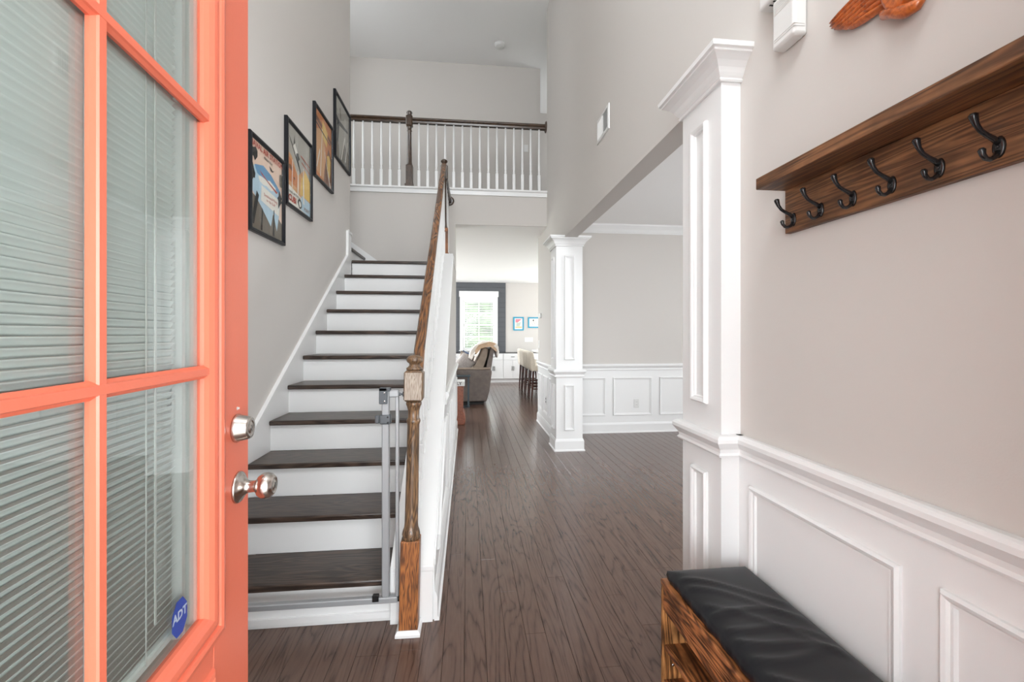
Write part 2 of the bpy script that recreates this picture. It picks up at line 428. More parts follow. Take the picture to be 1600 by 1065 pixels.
def wall_y(mb, y0, y1, x0, x1, z0, z1, holes):
    """wall slab with rectangular holes sorted by x"""
    xs = x0
    for (hx0, hx1, hz0, hz1) in sorted(holes):
        if hx0 > xs: mb.box(xs, y0, z0, hx0, y1, z1)
        if hz0 > z0: mb.box(hx0, y0, z0, hx1, y1, hz0)
        if hz1 < z1: mb.box(hx0, y0, hz1, hx1, y1, z1)
        xs = hx1
    if xs < x1: mb.box(xs, y0, z0, x1, y1, z1)
def wall_x(mb, x0, x1, y0, y1, z0, z1, holes):
    ys = y0
    for (hy0, hy1, hz0, hz1) in sorted(holes):
        if hy0 > ys: mb.box(x0, ys, z0, x1, hy0, z1)
        if hz0 > z0: mb.box(x0, hy0, z0, x1, hy1, hz0)
        if hz1 < z1: mb.box(x0, hy0, hz1, x1, hy1, z1)
        ys = hy1
    if ys < y1: mb.box(x0, ys, z0, x1, y1, z1)

# ------------------------------------------------------------------ right wall (hook wall, header, passage wall)
RT = 0.91
mb = MB()
mb.box(XW, YF1, 0, XW2, 1.70, CEIL2)
mb.box(XW, 1.70, 2.367, XW2, 4.80, CEIL2)
mb.box(XW, 4.80, 0, XW2, YB, CEIL2)
mb.box(XW, YB, 0, XW2, 6.36, CEIL1)
wall_r = struct('wall_right', mb, M_WALL, 'greige two-storey right wall with white wainscot and wide cased opening', 'wall')
obj('wainscot_board', MB().box(XW - 0.006, YF1, 0, XW, 1.565, RT - 0.02), M_WHITE, wall_r)
obj('wainscot_board', MB().box(XW - 0.006, 4.965, 0, XW, 6.36, RT - 0.02), M_WHITE, wall_r)
for (a, b) in ((YF1, 1.555), (4.975, 6.36)):
    obj('baseboard', MB().sweep([(XW - 0.006, b, 0), (XW - 0.006, a, 0)], [(-p, q) for p, q in BASE_PROF][::-1] if False else BASE_PROF, up=(0, 0, 1)), M_WHITE, wall_r)
def pan(y0, y1, z0=0.225, z1=0.735):
    mb = MB(); panel_on_x(mb, XW - 0.006, -1, y0, y1, z0, z1); obj('panel_moulding', mb, M_WHITE, wall_r)
pan(0.937, 1.492); pan(0.22, 0.846); pan(5.05, 5.42); pan(5.50, 5.86); pan(5.94, 6.28)

# chair rail wraps the near column and the hook wall
CXA, CXB = 0.98, 1.28                       # column faces
NY0, NY1 = 1.565, 1.862                     # near column
FY0, FY1 = 4.668, 4.965                     # far column
def flip(path, prof):
    return path, prof
obj('chair_rail', MB().sweep([(XW, NY0 + 0.0, 0), (XW, YF1, 0)], chair_prof(RT)), M_WHITE, wall_r)
obj('chair_rail', MB().sweep([(XW, 6.36, 0), (XW, FY1, 0)], chair_prof(RT)), M_WHITE, wall_r)

def column(name, y0, y1, label):
    c = thing(name, label, 'column', ((CXA + CXB) / 2, (y0 + y1) / 2, 0), kind='structure')
    Z1 = 2.375
    obj('shaft', MB().box(CXA, y0, 0, CXB, y1, Z1), M_WHITE, c)
    ring = [(CXA, y0, 0), (CXB, y0, 0), (CXB, y1, 0), (CXA, y1, 0)]     # ccw: tangent x up = outward
    obj('plinth', MB().sweep(ring, BASE_PROF, closed=True), M_WHITE, c)
    obj('chair_rail', MB().sweep(ring, chair_prof(RT), closed=True), M_WHITE, c)
    z = 2.278
    cap = [(0.0, z), (0.010, z), (0.014, z + 0.006), (0.010, z + 0.014), (0.016, z + 0.020), (0.022, z + 0.028), (0.030, z + 0.044), (0.044, z + 0.062), (0.062, z + 0.076), (0.070, z + 0.080), (0.070, z + 0.088), (0.080, z + 0.092), (0.082, z + 0.109), (0.0, z + 0.109)]
    obj('capital', MB().sweep(ring, cap, closed=True), M_WHITE, c)
    PP = [(0.0, 0.0), (0.0, 0.010), (0.006, 0.018), (0.014, 0.015), (0.019, 0.009), (0.024, 0.009), (0.027, 0.0)]
    for (z0, z1) in ((0.23, 0.735), (1.015, 2.175)):
        ym = (y0 + y1) / 2; xm = (CXA + CXB) / 2; hw = 0.058
        mb = MB(); panel_on_x(mb, CXA, -1, ym - hw, ym + hw, z0, z1, PP); obj('panel_moulding', mb, M_WHITE, c)
        mb = MB(); panel_on_x(mb, CXB, 1, ym - hw, ym + hw, z0, z1, PP); obj('panel_moulding', mb, M_WHITE, c)
        if name == 'column' and y0 > 3:
            mb = MB(); panel_on_y(mb, y0, -1, xm - hw, xm + hw, z0, z1, PP); obj('panel_moulding', mb, M_WHITE, c)
        else:
            mb = MB(); panel_on_y(mb, y1, 1, xm - hw, xm + hw, z0, z1, PP); obj('panel_moulding', mb, M_WHITE, c)
    return c
column('column', NY0, NY1, 'tall white square column with panel mouldings beside the black-cushioned bench')
column('column', FY0, FY1, 'white square column standing at the far end of the dining room opening')

# ------------------------------------------------------------------ left wall
mb = MB()
mb.box(XL - 0.12, YF1, 0, XL, 4.70, CEIL2)
wall_l = struct('wall_left', mb, M_WALL, 'tall greige left wall above the stairs with framed posters', 'wall')

struct('wall_stair_return', MB().box(-2.9, 4.58, 0, XL - 0.121, 4.70, CEIL2), M_WALL, 'greige return wall beside the upper stair flight', 'wall')

# ------------------------------------------------------------------ wall under the balcony, upstairs hall
mb = MB()
mb.box(-2.9, YB, 0, XKR, YB + 0.22, CEIL1)
mb.box(-2.9, YB, CEIL1, XKR, YB + 0.22, FL2 - 0.01)
mb.box(XKR, YB, CEIL1, XW, YB + 0.015, FL2 - 0.01)
mb.box(XKR, YB + 0.015, CEIL1 + 0.1, XW, YB + 0.22, FL2 - 0.01)
wall_b = struct('wall_balcony', mb, M_WALL, 'greige wall and balcony front behind the stair landing', 'wall')
obj('fascia_trim', MB().sweep([(-2.9, YB, 0), (XW, YB, 0)], [(0, 3.132), (0.014, 3.132), (0.014, 3.185), (0.030, 3.190), (0.034, 3.200), (0.030, 3.215), (0, 3.215)]), M_WHITE, wall_b)
struct('floor_upstairs', MB().box(-2.9, YB + 0.22, CEIL1 + 0.12, 3.2, 8.5, FL2 - 0.012), M_TREAD, 'upstairs hall floor behind the balcony railing', 'floor')
mb = MB(); YU = 6.91
mb.box(-2.9, YU, FL2 - 0.012, 1.185, YU + 0.12, CEIL2)
mb.box(1.065, YU + 0.12, FL2 - 0.012, 1.185, 8.3, CEIL2)
mb.box(1.065, 8.3, FL2 - 0.012, 3.2, 8.42, CEIL2)
mb.box(XW2, YB - 0.12, CEIL1 + 0.12, 3.2, YB, CEIL2)
wall_u = struct('wall_upstairs', mb, M_WALL, 'beige wall of the upstairs hall behind the balcony', 'wall')
obj('baseboard', MB().box(-2.9, YU - 0.014, FL2 - 0.012, 1.185, YU, FL2 + 0.12, 0.004), M_WHITE, wall_u)
obj('baseboard', MB().box(1.185, YU, FL2 - 0.012, 1.2, 8.3, FL2 + 0.12), M_WHITE, wall_u)
struct('ceiling_foyer', MB().box(-3.0, YF0, CEIL2, 3.3, 8.5, CEIL2 + 0.1), M_CEIL, 'high flat ceiling over foyer and balcony', 'ceiling')
# stair-window wall and upstairs end wall
mb = MB(); X0, X1 = -2.9, -2.78
wall_x(mb, X0, X1, 4.70, YU, 0, CEIL2, [(4.80, 5.50, 4.05, 5.15)])
struct('wall_stairwell', mb, M_WALL, 'greige end wall of the upper stair flight with window', 'wall')
mb = MB()
wall_x(mb, 3.08, 3.2, YB - 0.12, 8.42, 3.0, CEIL2, [(7.2, 8.0, 4.15, 5.05)])
struct('wall_hall_end', mb, M_WALL, 'end wall of the upstairs hall', 'wall')

# ------------------------------------------------------------------ front wall with door and windows (behind the camera)
mb = MB()
wall_y(mb, YF0, YF1, -1.364, XW2, 0, 2.6, [(-0.45, 0.51, 0, 2.46)])
wall_y(mb, YF0, YF1, -1.364, XW2, 2.6, CEIL2, [(-0.90, 0.90, 3.3, 5.2)])  # upper opening is unseen, added to let more daylight into the foyer
wall_y(mb, YF0, YF1, XW2, 4.9, 0, CEIL1, [(2.4, 3.6, 0.85, 2.35)])
struct('wall_front', mb, M_WALL, 'front wall with open doorway and added window above it for light', 'wall')

# ------------------------------------------------------------------ dining room
mb = MB(); mb.box(XW2, YDIN, 0, 4.9, YDIN + 0.12, CEIL1)
wall_d = struct('wall_dining_back', mb, M_WALL, 'beige dining room back wall above white panelled wainscot', 'wall')
obj('wainscot_board', MB().box(XW2, YDIN - 0.006, 0, 4.8, YDIN, RT - 0.02), M_WHITE, wall_d)
obj('chair_rail', MB().sweep([(XW2, YDIN, 0), (4.8, YDIN, 0)], chair_prof(RT)), M_WHITE, wall_d)
obj('baseboard', MB().sweep([(XW2, YDIN - 0.006, 0), (4.8, YDIN - 0.006, 0)], BASE_PROF), M_WHITE, wall_d)
for (a, b) in ((1.28, 1.811), (1.911, 2.444), (2.551, 3.08), (3.19, 3.72), (3.83, 4.36)):
    mb = MB(); panel_on_y(mb, YDIN - 0.006, -1, a, b, 0.228, 0.730); obj('panel_moulding', mb, M_WHITE, wall_d)
zc_ = CEIL1
obj('crown_moulding', MB().sweep([(XW2, YDIN, 0), (4.8, YDIN, 0)], [(0, zc_ - 0.11), (0.010, zc_ - 0.11), (0.014, zc_ - 0.10), (0.022, zc_ - 0.092), (0.040, zc_ - 0.06), (0.066, zc_ - 0.030), (0.075, zc_ - 0.020), (0.075, zc_), (0, zc_)]), M_WHITE, wall_d)
obj('crown_moulding', MB().sweep([(XW2, YDIN, 0), (XW2, YF1, 0)], [(0, zc_ - 0.11), (-0.010, zc_ - 0.11), (-0.040, zc_ - 0.06), (-0.075, zc_ - 0.020), (-0.075, zc_), (0, zc_)]), M_WHITE, wall_d)
struct('ceiling_dining', MB().box(XW2, YF0, CEIL1, 4.9, YDIN + 0.12, CEIL1 + 0.1), M_CEIL, 'flat dining room ceiling', 'ceiling')
mb = MB(); wall_x(mb, 4.78, 4.9, YF1, YDIN, 0, CEIL1, [(2.2, 3.8, 0.85, 2.35)])
struct('wall_dining_side', mb, M_WALL, 'dining room side wall with windows', 'wall')

# ------------------------------------------------------------------ living room / kitchen shell
struct('ceiling_living', MB().box(-3.8, YB + 0.22, CEIL1, 4.9, 12.1, CEIL1 + 0.1).box(XKR, YB + 0.0151, CEIL1, XW, YB + 0.22, CEIL1 + 0.0995), M_CEIL, 'bright flat ceiling of passage and living room', 'ceiling')
mb = MB(); wall_y(mb, YLIV, YLIV + 0.13, -3.8, 4.9, 0, CEIL1, [(-2.9, -1.1, 0.8, 2.3), (-0.13, 0.77, 0.86, 2.26), (2.0, 4.4, 0.0, 2.3)])
wall_f = struct('wall_living_back', mb, M_WALL, 'pale back wall of the living room with window', 'wall')
mb = MB(); wall_x(mb, -3.8, -3.67, YB, YLIV, 0, CEIL1, [(7.1, 10.9, 0.50, 2.40)])
struct('wall_living_side', mb, M_WALL, 'living room side wall with windows', 'wall')
mb = MB(); wall_x(mb, 4.78, 4.9, YDIN + 0.12, YLIV, 0, CEIL1, [(7.7, 11.1, 0.95, 2.35)]); mb.box(XW2, 6.24, 0, 4.78, 6.36, CEIL1)
struct('wall_kitchen', mb, M_WALL, 'kitchen walls beyond the passage', 'wall')
struct('wall_living_front', MB().box(-3.8, YB + 0.10, 0, -2.9, YB + 0.22, CEIL1), M_WALL, 'living room wall behind the stairs', 'wall')
# shiplap feature: boards round the window
M_SHIPGAP = mat('dark_shiplap_joint', srgb(48, 49, 52), 0.7)
obj('shiplap_backing', MB().box(-0.72, YLIV - 0.006, 0, 1.064, YLIV - 0.0002, 0.85).box(-0.72, YLIV - 0.006, 2.29, 1.064, YLIV - 0.0002, CEIL1).box(-0.72, YLIV - 0.006, 0.85, -0.16, YLIV - 0.0002, 2.29).box(0.80, YLIV - 0.006, 0.85, 1.064, YLIV - 0.0002, 2.29), M_SHIPGAP, wall_f)
bh = 0.137; z = 0.0; i = 0
while z < CEIL1 - 0.02:
    z1 = min(z + bh - 0.004, CEIL1 - 0.002)
    spans = [(-0.72, 1.064)] if (z1 < 0.86 or z > 2.30) else [(-0.72, -0.16), (0.80, 1.064)]
    for a, b in spans: obj('shiplap_board', MB().box(a, YLIV - 0.020, z, b, YLIV, z1, 0.002), M_SHIP, wall_f)
    z += bh

# ------------------------------------------------------------------ staircase
st = thing('staircase', 'straight white stair flight with dark oak treads rising to a landing', 'stairs', (-0.8, 2.0, 0))
TX0, TX1 = XL + 0.014, XKL
for k in range(1, 11):
    n = nose(k); zt = RISE * k
    obj('tread', MB().box(TX0, n, zt - 0.030, TX1, n + RUN + 0.024, zt, 0.007, seg=2), M_TREAD, st)
for k in range(1, 12):
    n = nose(k); z0 = RISE * (k - 1)
    obj('riser', MB().box(TX0, n + 0.022, z0 + 0.0005, TX1, n + 0.040, RISE * k - 0.0302), M_WHITE, st)
obj('landing_nosing', MB().box(TX0, nose(11), 11 * RISE - 0.030, TX1 + 0.02, nose(11) + 0.08, 11 * RISE, 0.007, seg=2), M_TREAD, st)
obj('landing_floor', MB().box(-1.32, nose(11) + 0.081, 11 * RISE - 0.05, XKL, YB - 0.002, 11 * RISE), M_TREAD, st)
obj('shoe_moulding', MB().sweep([(TX0, nose(1) + 0.022, 0), (TX1, nose(1) + 0.022, 0)], [(0, 0), (0.016, 0), (0.016, 0.012), (0.010, 0.034), (0, 0.036)]), M_WHITE, st)
# upper flight turning left behind the wall
for j in range(1, 6):
    xn = -1.30 - 0.262 * (j - 1); zt = 11 * RISE + RISE * j
    obj('tread', MB().box(xn - 0.29, 4.702, zt - 0.03, xn, YB - 0.014, zt, 0.007, seg=2), M_TREAD, st)
    obj('riser', MB().box(xn - 0.04, 4.702, zt - RISE + 0.001, xn - 0.022, YB - 0.014, zt - 0.0305), M_WHITE, st)
# skirt boards
SK = lambda y: 0.797 + 0.6985 * (y - 2.667)
obj('skirt_board', MB().prism([(nose(1) - 0.02, 0), (nose(1) - 0.02, SK(nose(1) - 0.02)), (4.545, SK(4.545)), (4.555, 2.34), (4.62, 2.395), (4.70, 2.33), (4.70, 2.09), (4.70, 1.9), (2.6, 0.0)], 'x', XL, XL + 0.014), M_WHITE, st)
obj('skirt_cap', MB().sweep([(XL, 1.96, SK(1.96)), (XL, 4.55, SK(4.55)), (XL, 4.556, 2.37)], [(0, -0.012), (0.022, -0.012), (0.022, 0.006), (0.014, 0.012), (0, 0.012)], up=(0, 0, 1)) if False else MB().prism([(1.95, SK(1.95) - 0.016), (1.95, SK(1.95) + 0.006), (4.545, SK(4.545) + 0.006), (4.553, 2.372), (4.70, 2.372), (4.70, 2.352), (4.573, 2.352), (4.562, SK(4.562) - 0.016)], 'x', XL, XL + 0.024), M_WHITE, st)
ms = 0.725
obj('skirt_board', MB().prism([(-1.05, 2.09), (-1.176 + 0.12, 2.09 + 0.087), (-2.75, 2.264 + ms * (2.75 - 1.176)), (-2.75, 2.09)], 'y', YB - 0.014, YB - 0.001), M_WHITE, st)

# knee wall beside the stairs
MK = 0.735; K0 = 1.975; KZ = lambda y: 0.254 + MK * (y - 1.959)
KTOP = 2.15; YK = 1.959 + (KTOP - 0.254) / MK
kw = struct('wall_stair_side', MB().prism([(K0, 0), (K0, KZ(K0) - 0.022), (YK, KTOP - 0.022), (YB + 0.215, KTOP - 0.022), (YB + 0.215, 0)] if False else [(K0, 0), (K0, KZ(K0) - 0.022), (YK, KTOP - 0.022), (YB - 0.001, KTOP - 0.022), (YB - 0.001, 0)], 'x', XKL + 0.004, XKR), M_WALL, 'sloping half wall beside the stairs with white cap and panels', 'wall')
obj('end_board', MB().box(XKL, 1.957, 0, XKR, K0 - 0.0005, KZ(1.957) - 0.0222, 0.001), M_WHITE, kw)
obj('sloping_cap', MB().prism([(1.957, KZ(1.957) - 0.022), (1.957, KZ(1.957)), (YK, KTOP), (YB - 0.002, KTOP), (YB - 0.002, KTOP - 0.0215), (YK, KTOP - 0.0215)], 'x', XKL, XKR + 0.004, bev=0.0015), M_WHITE, kw)
obj('cove_trim', MB().prism([(2.0, KZ(2.0) - 0.05), (2.0, KZ(2.0) - 0.0225), (YK, KTOP - 0.0225), (YB - 0.002, KTOP - 0.0225), (YB - 0.002, KTOP - 0.05), (YK, KTOP - 0.05)], 'x', XKR, XKR + 0.010), M_WHITE, kw)
yR = 1.959 + (RT - 0.254) / MK + 0.06
obj('wainscot_board', MB().prism([(K0, 0), (K0, KZ(K0) - 0.052), (yR, RT - 0.02), (YB + 0.22, RT - 0.02), (YB + 0.22, 0)], 'x', XKR, XKR + 0.006), M_WHITE, kw)
obj('chair_rail', MB().sweep([(XKR, yR, 0), (XKR, YB + 0.22, 0)], chair_prof(RT)), M_WHITE, kw)
obj('baseboard', MB().sweep([(XKR + 0.006, 1.965, 0), (XKR + 0.006, YB + 0.22, 0)], BASE_PROF), M_WHITE, kw)
for (a, b) in ((3.10, 3.66), (3.76, 4.32), (4.42, 4.98), (5.08, 5.72)):
    mb = MB(); panel_on_x(mb, XKR + 0.006, 1, a, b, 0.225, 0.735); obj('panel_moulding', mb, M_WHITE, kw)
mb = MB(); pts = [(XKR + 0.006, 2.16, 0.225), (XKR + 0.006, 3.00, 0.225), (XKR + 0.006, 3.00, 0.735), (XKR + 0.006, 2.78, 0.735), (XKR + 0.006, 2.16, 0.30)]
pts = list(reversed(pts)); 
if (Vector(pts[1]) - Vector(pts[0])).cross(Vector((1, 0, 0))).dot(Vector((XKR, 2.7, 0.45)) - Vector(pts[0])) < 0: pts.reverse()
panel(mb, pts, (1, 0, 0)); obj('panel_moulding', mb, M_WHITE, kw)

# ------------------------------------------------------------------ stair railing
RAIL = [(-0.021, -0.028), (0.021, -0.028), (0.024, -0.014), (0.018, -0.006), (0.027, 0.003), (0.0278, 0.012), (0.021, 0.022), (0.008, 0.026), (-0.008, 0.026), (-0.021, 0.022), (-0.0278, 0.012), (-0.027, 0.003), (-0.018, -0.006), (-0.024, -0.014)]
XR = -0.255
rl = thing('stair_railing', 'stair railing with brown oak handrail, turned newel posts and white balusters', 'railing', (XR, 1.915, 0))
RZ = lambda y: 1.307 + 0.810 * (y - 2.44) if y > 2.30 else max(1.055, 1.307 + 0.810 * (y - 2.44))
ease = [(1.952, 1.060), (2.02, 1.060), (2.08, 1.066), (2.14, 1.081), (2.20, 1.114)]
obj('handrail', MB().sweep([(XR + 0.02 * max(0, (2.3 - y_) / 0.35), y_, z_) for y_, z_ in ease] + [(XR, 2.32, RZ(2.32)), (XR, 4.70, RZ(4.70))], RAIL), M_RAIL, rl)
obj('landing_handrail', MB().sweep([(XR, 4.78, 3.07), (XR + 0.02, YB - 0.02, 3.045)], RAIL), M_DARKNEWEL, rl)
obj('rosette', MB().lathe([(0.062, 0), (0.062, 0.008), (0.052, 0.016), (0.040, 0.018)], 20, (XR + 0.02, YB - 0.001, 3.045), (0, -1, 0)), M_DARKNEWEL, rl)
NX, NYc = -0.256, 1.915
def sq(r): return r * 0.5
nw = obj('newel_post', MB().lathe([(0.040, 0.405), (0.036, 0.415), (0.039, 0.425), (0.036, 0.440), (0.031, 0.452), (0.029, 0.47), (0.0285, 0.52), (0.028, 0.62), (0.027, 0.72), (0.0265, 0.82), (0.026, 0.905), (0.0285, 0.912), (0.031, 0.920), (0.0285, 0.928), (0.024, 0.934), (0.0245, 0.965), (0.030, 0.985), (0.0335, 0.992), (0.034, 1.000), (0.030, 1.008)], 24, (NX, NYc, 0)), M_NEWEL, rl)
obj('base_block', MB().box(NX - 0.040, NYc - 0.040, 0.0, NX + 0.040, NYc + 0.040, 0.405, 0.004), M_NEWEL_BASE, nw)
nw.rotation_euler = (0, 0.021, 0)      # the old post leans a little
obj('top_block', MB().box(NX - 0.041, NYc - 0.041, 1.008, NX + 0.041, NYc + 0.041, 1.142, 0.009), M_NEWEL, nw)
tb = obj('bare_wood_patch', MB().box(NX - 0.036, NYc - 0.0425, 1.016, NX + 0.036, NYc - 0.0410, 1.134, 0.0005), M_BARE, nw); tb['label'] = 'pale sanded bare wood on the front of the block'
obj('finial', MB().lathe([(0.033, 1.142), (0.036, 1.147), (0.036, 1.151), (0.029, 1.156), (0.022, 1.164), (0.024, 1.172), (0.033, 1.178), (0.036, 1.186), (0.035, 1.194), (0.028, 1.202), (0.015, 1.208), (0.0, 1.210)], 24, (NX, NYc, 0)), M_NEWEL, nw)
obj('base_trim', MB().sweep([(NX - 0.041, NYc - 0.041, 0), (NX + 0.041, NYc - 0.041, 0), (NX + 0.041, NYc + 0.041, 0), (NX - 0.041, NYc + 0.041, 0)], [(0, 0), (0.012, 0), (0.012, 0.012), (0.004, 0.026), (0, 0.026)], closed=True), M_WHITE, nw)
UY = 4.74
un = obj('newel_post', MB().lathe([(0.040, 2.46), (0.030, 2.49), (0.027, 2.55), (0.024, 2.90), (0.028, 2.92), (0.024, 2.94), (0.028, 2.975), (0.032, 2.985)], 18, (XR, UY, 0)), M_DARKNEWEL, rl)
obj('base_block', MB().box(XR - 0.041, UY - 0.041, 2.19, XR + 0.041, UY + 0.041, 2.46, 0.004).box(XR - 0.052, UY - 0.052, KTOP, XR + 0.052, UY + 0.052, 2.19, 0.006), M_NEWEL_BASE, un)
obj('top_block', MB().box(XR - 0.041, UY - 0.041, 2.985, XR + 0.041, UY + 0.041, 3.145, 0.008), M_DARKNEWEL, un)
obj('finial', MB().lathe([(0.030, 3.145), (0.034, 3.152), (0.022, 3.166), (0.024, 3.176), (0.037, 3.190), (0.037, 3.202), (0.020, 3.217), (0.0, 3.220)], 18, (XR, UY, 0)), M_DARKNEWEL, un)

def baluster_mesh(name, h, bh, s=0.032, top=0.009):
    mb = MB(); a = s / 2
    mb.box(-a, -a, 0, a, a, bh, 0.003)
    mb.lathe([(a * 0.72, bh), (a * 0.55, bh + 0.010), (a * 0.80, bh + 0.020), (a * 0.88, bh + 0.028), (a * 0.62, bh + 0.040), (a * 0.86, bh + 0.075), (a * 0.80, bh + 0.16), (top, h)], 10)
    bmesh.ops.recalc_face_normals(mb.bm, faces=mb.bm.faces[:])
    me = bpy.data.meshes.new(name); mb.bm.to_mesh(me); mb.bm.free(); me.materials.append(M_WHITE)
    return me
def link_part(name, me, parent, loc):
    o = bpy.data.objects.new(name, me); C.objects.link(o); o.parent = parent
    o.location = Vector(loc) - wloc(parent); return o
y = 2.06; cache = {}
while y < 4.66:
    zb = KZ(min(y, YK)); zt = RZ(y) - 0.034; hh = round(zt - zb, 2)
    if hh not in cache: cache[hh] = baluster_mesh('baluster', hh + 0.012, max(0.12, hh * 0.28))
    link_part('baluster', cache[hh], rl, (XR, y, zb - 0.003)); y += 0.136
me_lb = baluster_mesh('baluster', 0.88, 0.20)
for y in (4.90, 5.03, 5.16, 5.29, 5.42, 5.55): link_part('baluster', me_lb, rl, (XR + 0.008, y, KTOP - 0.003))

# ------------------------------------------------------------------ balcony railing
br = thing('balcony_railing', 'upstairs balcony railing with dark handrail and thin white balusters', 'railing', (-0.1, YB + 0.08, FL2))
YBR = YB + 0.06; ZR = 4.105; RAIL_B = [(a * 1.2, b * 1.35) for a, b in RAIL]
obj('handrail', MB().sweep([(-2.75, YBR, ZR), (-0.805, YBR, ZR)], RAIL_B).sweep([(-0.715, YBR, ZR), (XW - 0.018, YBR, ZR)], RAIL_B), M_DARKRAIL, br)
obj('rosette', MB().lathe([(0.075, 0), (0.075, 0.008), (0.062, 0.016), (0.045, 0.018)], 22, (XW, YBR, ZR), (-1, 0, 0)), M_DARKNEWEL, br)
obj('shoe_rail', MB().box(-2.75, YBR - 0.025, FL2 - 0.011, XW - 0.002, YBR + 0.025, FL2 + 0.010, 0.004), M_WHITE, br)
bx_ = -0.757
bn = obj('newel_post', MB().lathe([(0.043, 3.51), (0.036, 3.53), (0.032, 3.56), (0.027, 3.95), (0.034, 3.965), (0.026, 3.98), (0.030, 4.01), (0.036, 4.02)], 18, (bx_, YBR, 0)), M_DARKNEWEL, br)
obj('base_block', MB().box(bx_ - 0.044, YBR - 0.044, FL2 + 0.03, bx_ + 0.044, YBR + 0.044, 3.51, 0.005).box(bx_ - 0.056, YBR - 0.052, FL2 + 0.0105, bx_ + 0.056, YBR + 0.052, FL2 + 0.05, 0.006), M_DARKNEWEL, bn)
obj('top_block', MB().box(bx_ - 0.042, YBR - 0.042, 4.02, bx_ + 0.042, YBR + 0.042, 4.165, 0.012), M_DARKNEWEL, bn)
obj('finial', MB().lathe([(0.026, 4.165), (0.030, 4.172), (0.028, 4.182), (0.038, 4.196), (0.038, 4.208), (0.026, 4.222), (0.0, 4.228)], 18, (bx_, YBR, 0)), M_DARKNEWEL, bn)
me_bb = baluster_mesh('baluster', ZR - 0.028 - FL2 - 0.008, 0.225, s=0.036, top=0.011)
kx = (YBR + 0.0) / 5.65
for xb in (-1.449, -1.335, -1.219, -1.105, -0.993, -0.876, -0.629, -0.515, -0.403, -0.290, -0.180, -0.066, 0.047, 0.162, 0.275, 0.388, 0.502, 0.614, 0.727, 0.839, 0.953):
    link_part('baluster', me_bb, br, (xb * kx, YBR, FL2 + 0.010))

# ------------------------------------------------------------------ safety gate frame at the foot of the stairs
gt = thing('safety_gate', 'silver metal pressure-mounted safety gate frame across the foot of the stairs', 'gate', (-0.77, 1.935, 0.12))
GY = 1.930
obj('bottom_bar', MB().box(-1.215, GY - 0.014, 0.120, -0.306, GY + 0.014, 0.146, 0.004), M_GATE, gt)
po = obj('upright', MB().box(-0.374, GY - 0.013, 0.146, -0.342, GY + 0.013, 1.055, 0.004), M_GATE, gt)
obj('upright', MB().box(-0.316, GY - 0.009, 0.146, -0.301, GY + 0.009, 1.030, 0.003), M_GATE, gt)
obj('upright', MB().box(-1.215, GY - 0.013, 0.146, -1.185, GY + 0.013, 1.055, 0.004), M_GATE, gt)
tp = obj('top_socket', MB().box(-0.345, GY - 0.012, 1.022, -0.300, GY + 0.012, 1.056, 0.005), M_GATE, gt)
obj('tension_bolt', MB().lathe([(0.007, 0), (0.007, 0.006), (0.0045, 0.007), (0.0045, 0.014), (0.011, 0.015), (0.011, 0.0215)], 12, (-0.2995, GY - 0.006, 1.036), (1, 0, 0)), M_GATE2, tp)
lt = obj('latch_block', MB().box(-0.384, GY - 0.022, 0.995, -0.348, GY - 0.0135, 1.066, 0.003).box(-0.384, GY - 0.022, 1.050, -0.336, GY + 0.010, 1.066, 0.003), M_GATE2, gt)
for zz in (1.045, 1.008): obj('screw', MB().lathe([(0.0045, 0), (0.0035, 0.0015), (0, 0.0018)], 12, (-0.360, GY - 0.022, zz), (0, -1, 0)), M_STEEL, lt)
cl = obj('hinge_clamp', MB().box(-0.384, GY - 0.020, 0.905, -0.335, GY + 0.018, 0.948, 0.008, seg=2).box(-0.404, GY - 0.010, 0.908, -0.384, GY + 0.012, 0.944, 0.004), M_GATE2, gt)
for zz in (0.938, 0.914): obj('screw', MB().lathe([(0.004, 0), (0.003, 0.0015), (0, 0.0018)], 12, (-0.347, GY - 0.020, zz), (0, -1, 0)), M_BLACK, cl)
obj('latch_catch', MB().box(-0.414, GY - 0.016, 0.1462, -0.386, GY + 0.004, 0.160, 0.003).box(-0.414, GY - 0.017, 0.132, -0.386, GY - 0.0142, 0.160, 0.001), M_BLACK, gt)
obj('foot_cup', MB().lathe([(0.013, 0), (0.013, 0.008), (0.006, 0.009)], 14, (-0.2965, GY - 0.002, 0.135), (-1, 0, 0)), M_BLACK, gt)
obj('wall_bracket', MB().box(XL + 0.0245, GY - 0.016, 0.118, XL + 0.045, GY + 0.016, 0.19, 0.006, seg=2), M_BLACK, gt)
obj('wall_bracket', MB().box(XL + 0.0005, GY - 0.020, 0.985, XL + 0.04, GY + 0.02, 1.05, 0.006, seg=2).lathe([(0.016, 0), (0.018, 0.012), (0.012, 0.03), (0, 0.032)], 14, (XL + 0.02, GY, 1.05)), M_BLACK, gt)

# ------------------------------------------------------------------ framed posters on the left wall
def text_mesh_into(mb, txt, place, size, mtl, bold=0.0):
    cu = bpy.data.curves.new('lettering', 'FONT'); cu.body = txt; cu.size = size; cu.align_x = 'CENTER'; cu.align_y = 'CENTER'; cu.offset = bold; cu.resolution_u = 2
    o = bpy.data.objects.new('lettering', cu); C.objects.link(o)
    dg = bpy.context.evaluated_depsgraph_get(); dg.update()
    me = bpy.data.meshes.new_from_object(o.evaluated_get(dg))
    mi = mb._mi(mtl); vs = [mb.bm.verts.new(place(v.co.x, v.co.y)) for v in me.vertices]
    for p in me.polygons:
        try: f = mb.bm.faces.new([vs[i] for i in p.vertices]); f.material_index = mi
        except ValueError: pass
    bpy.data.objects.remove(o); bpy.data.meshes.remove(me); bpy.data.curves.remove(cu)
def ink(name, r, g, b): return mat('ink_' + name, srgb(r, g, b), 0.55)
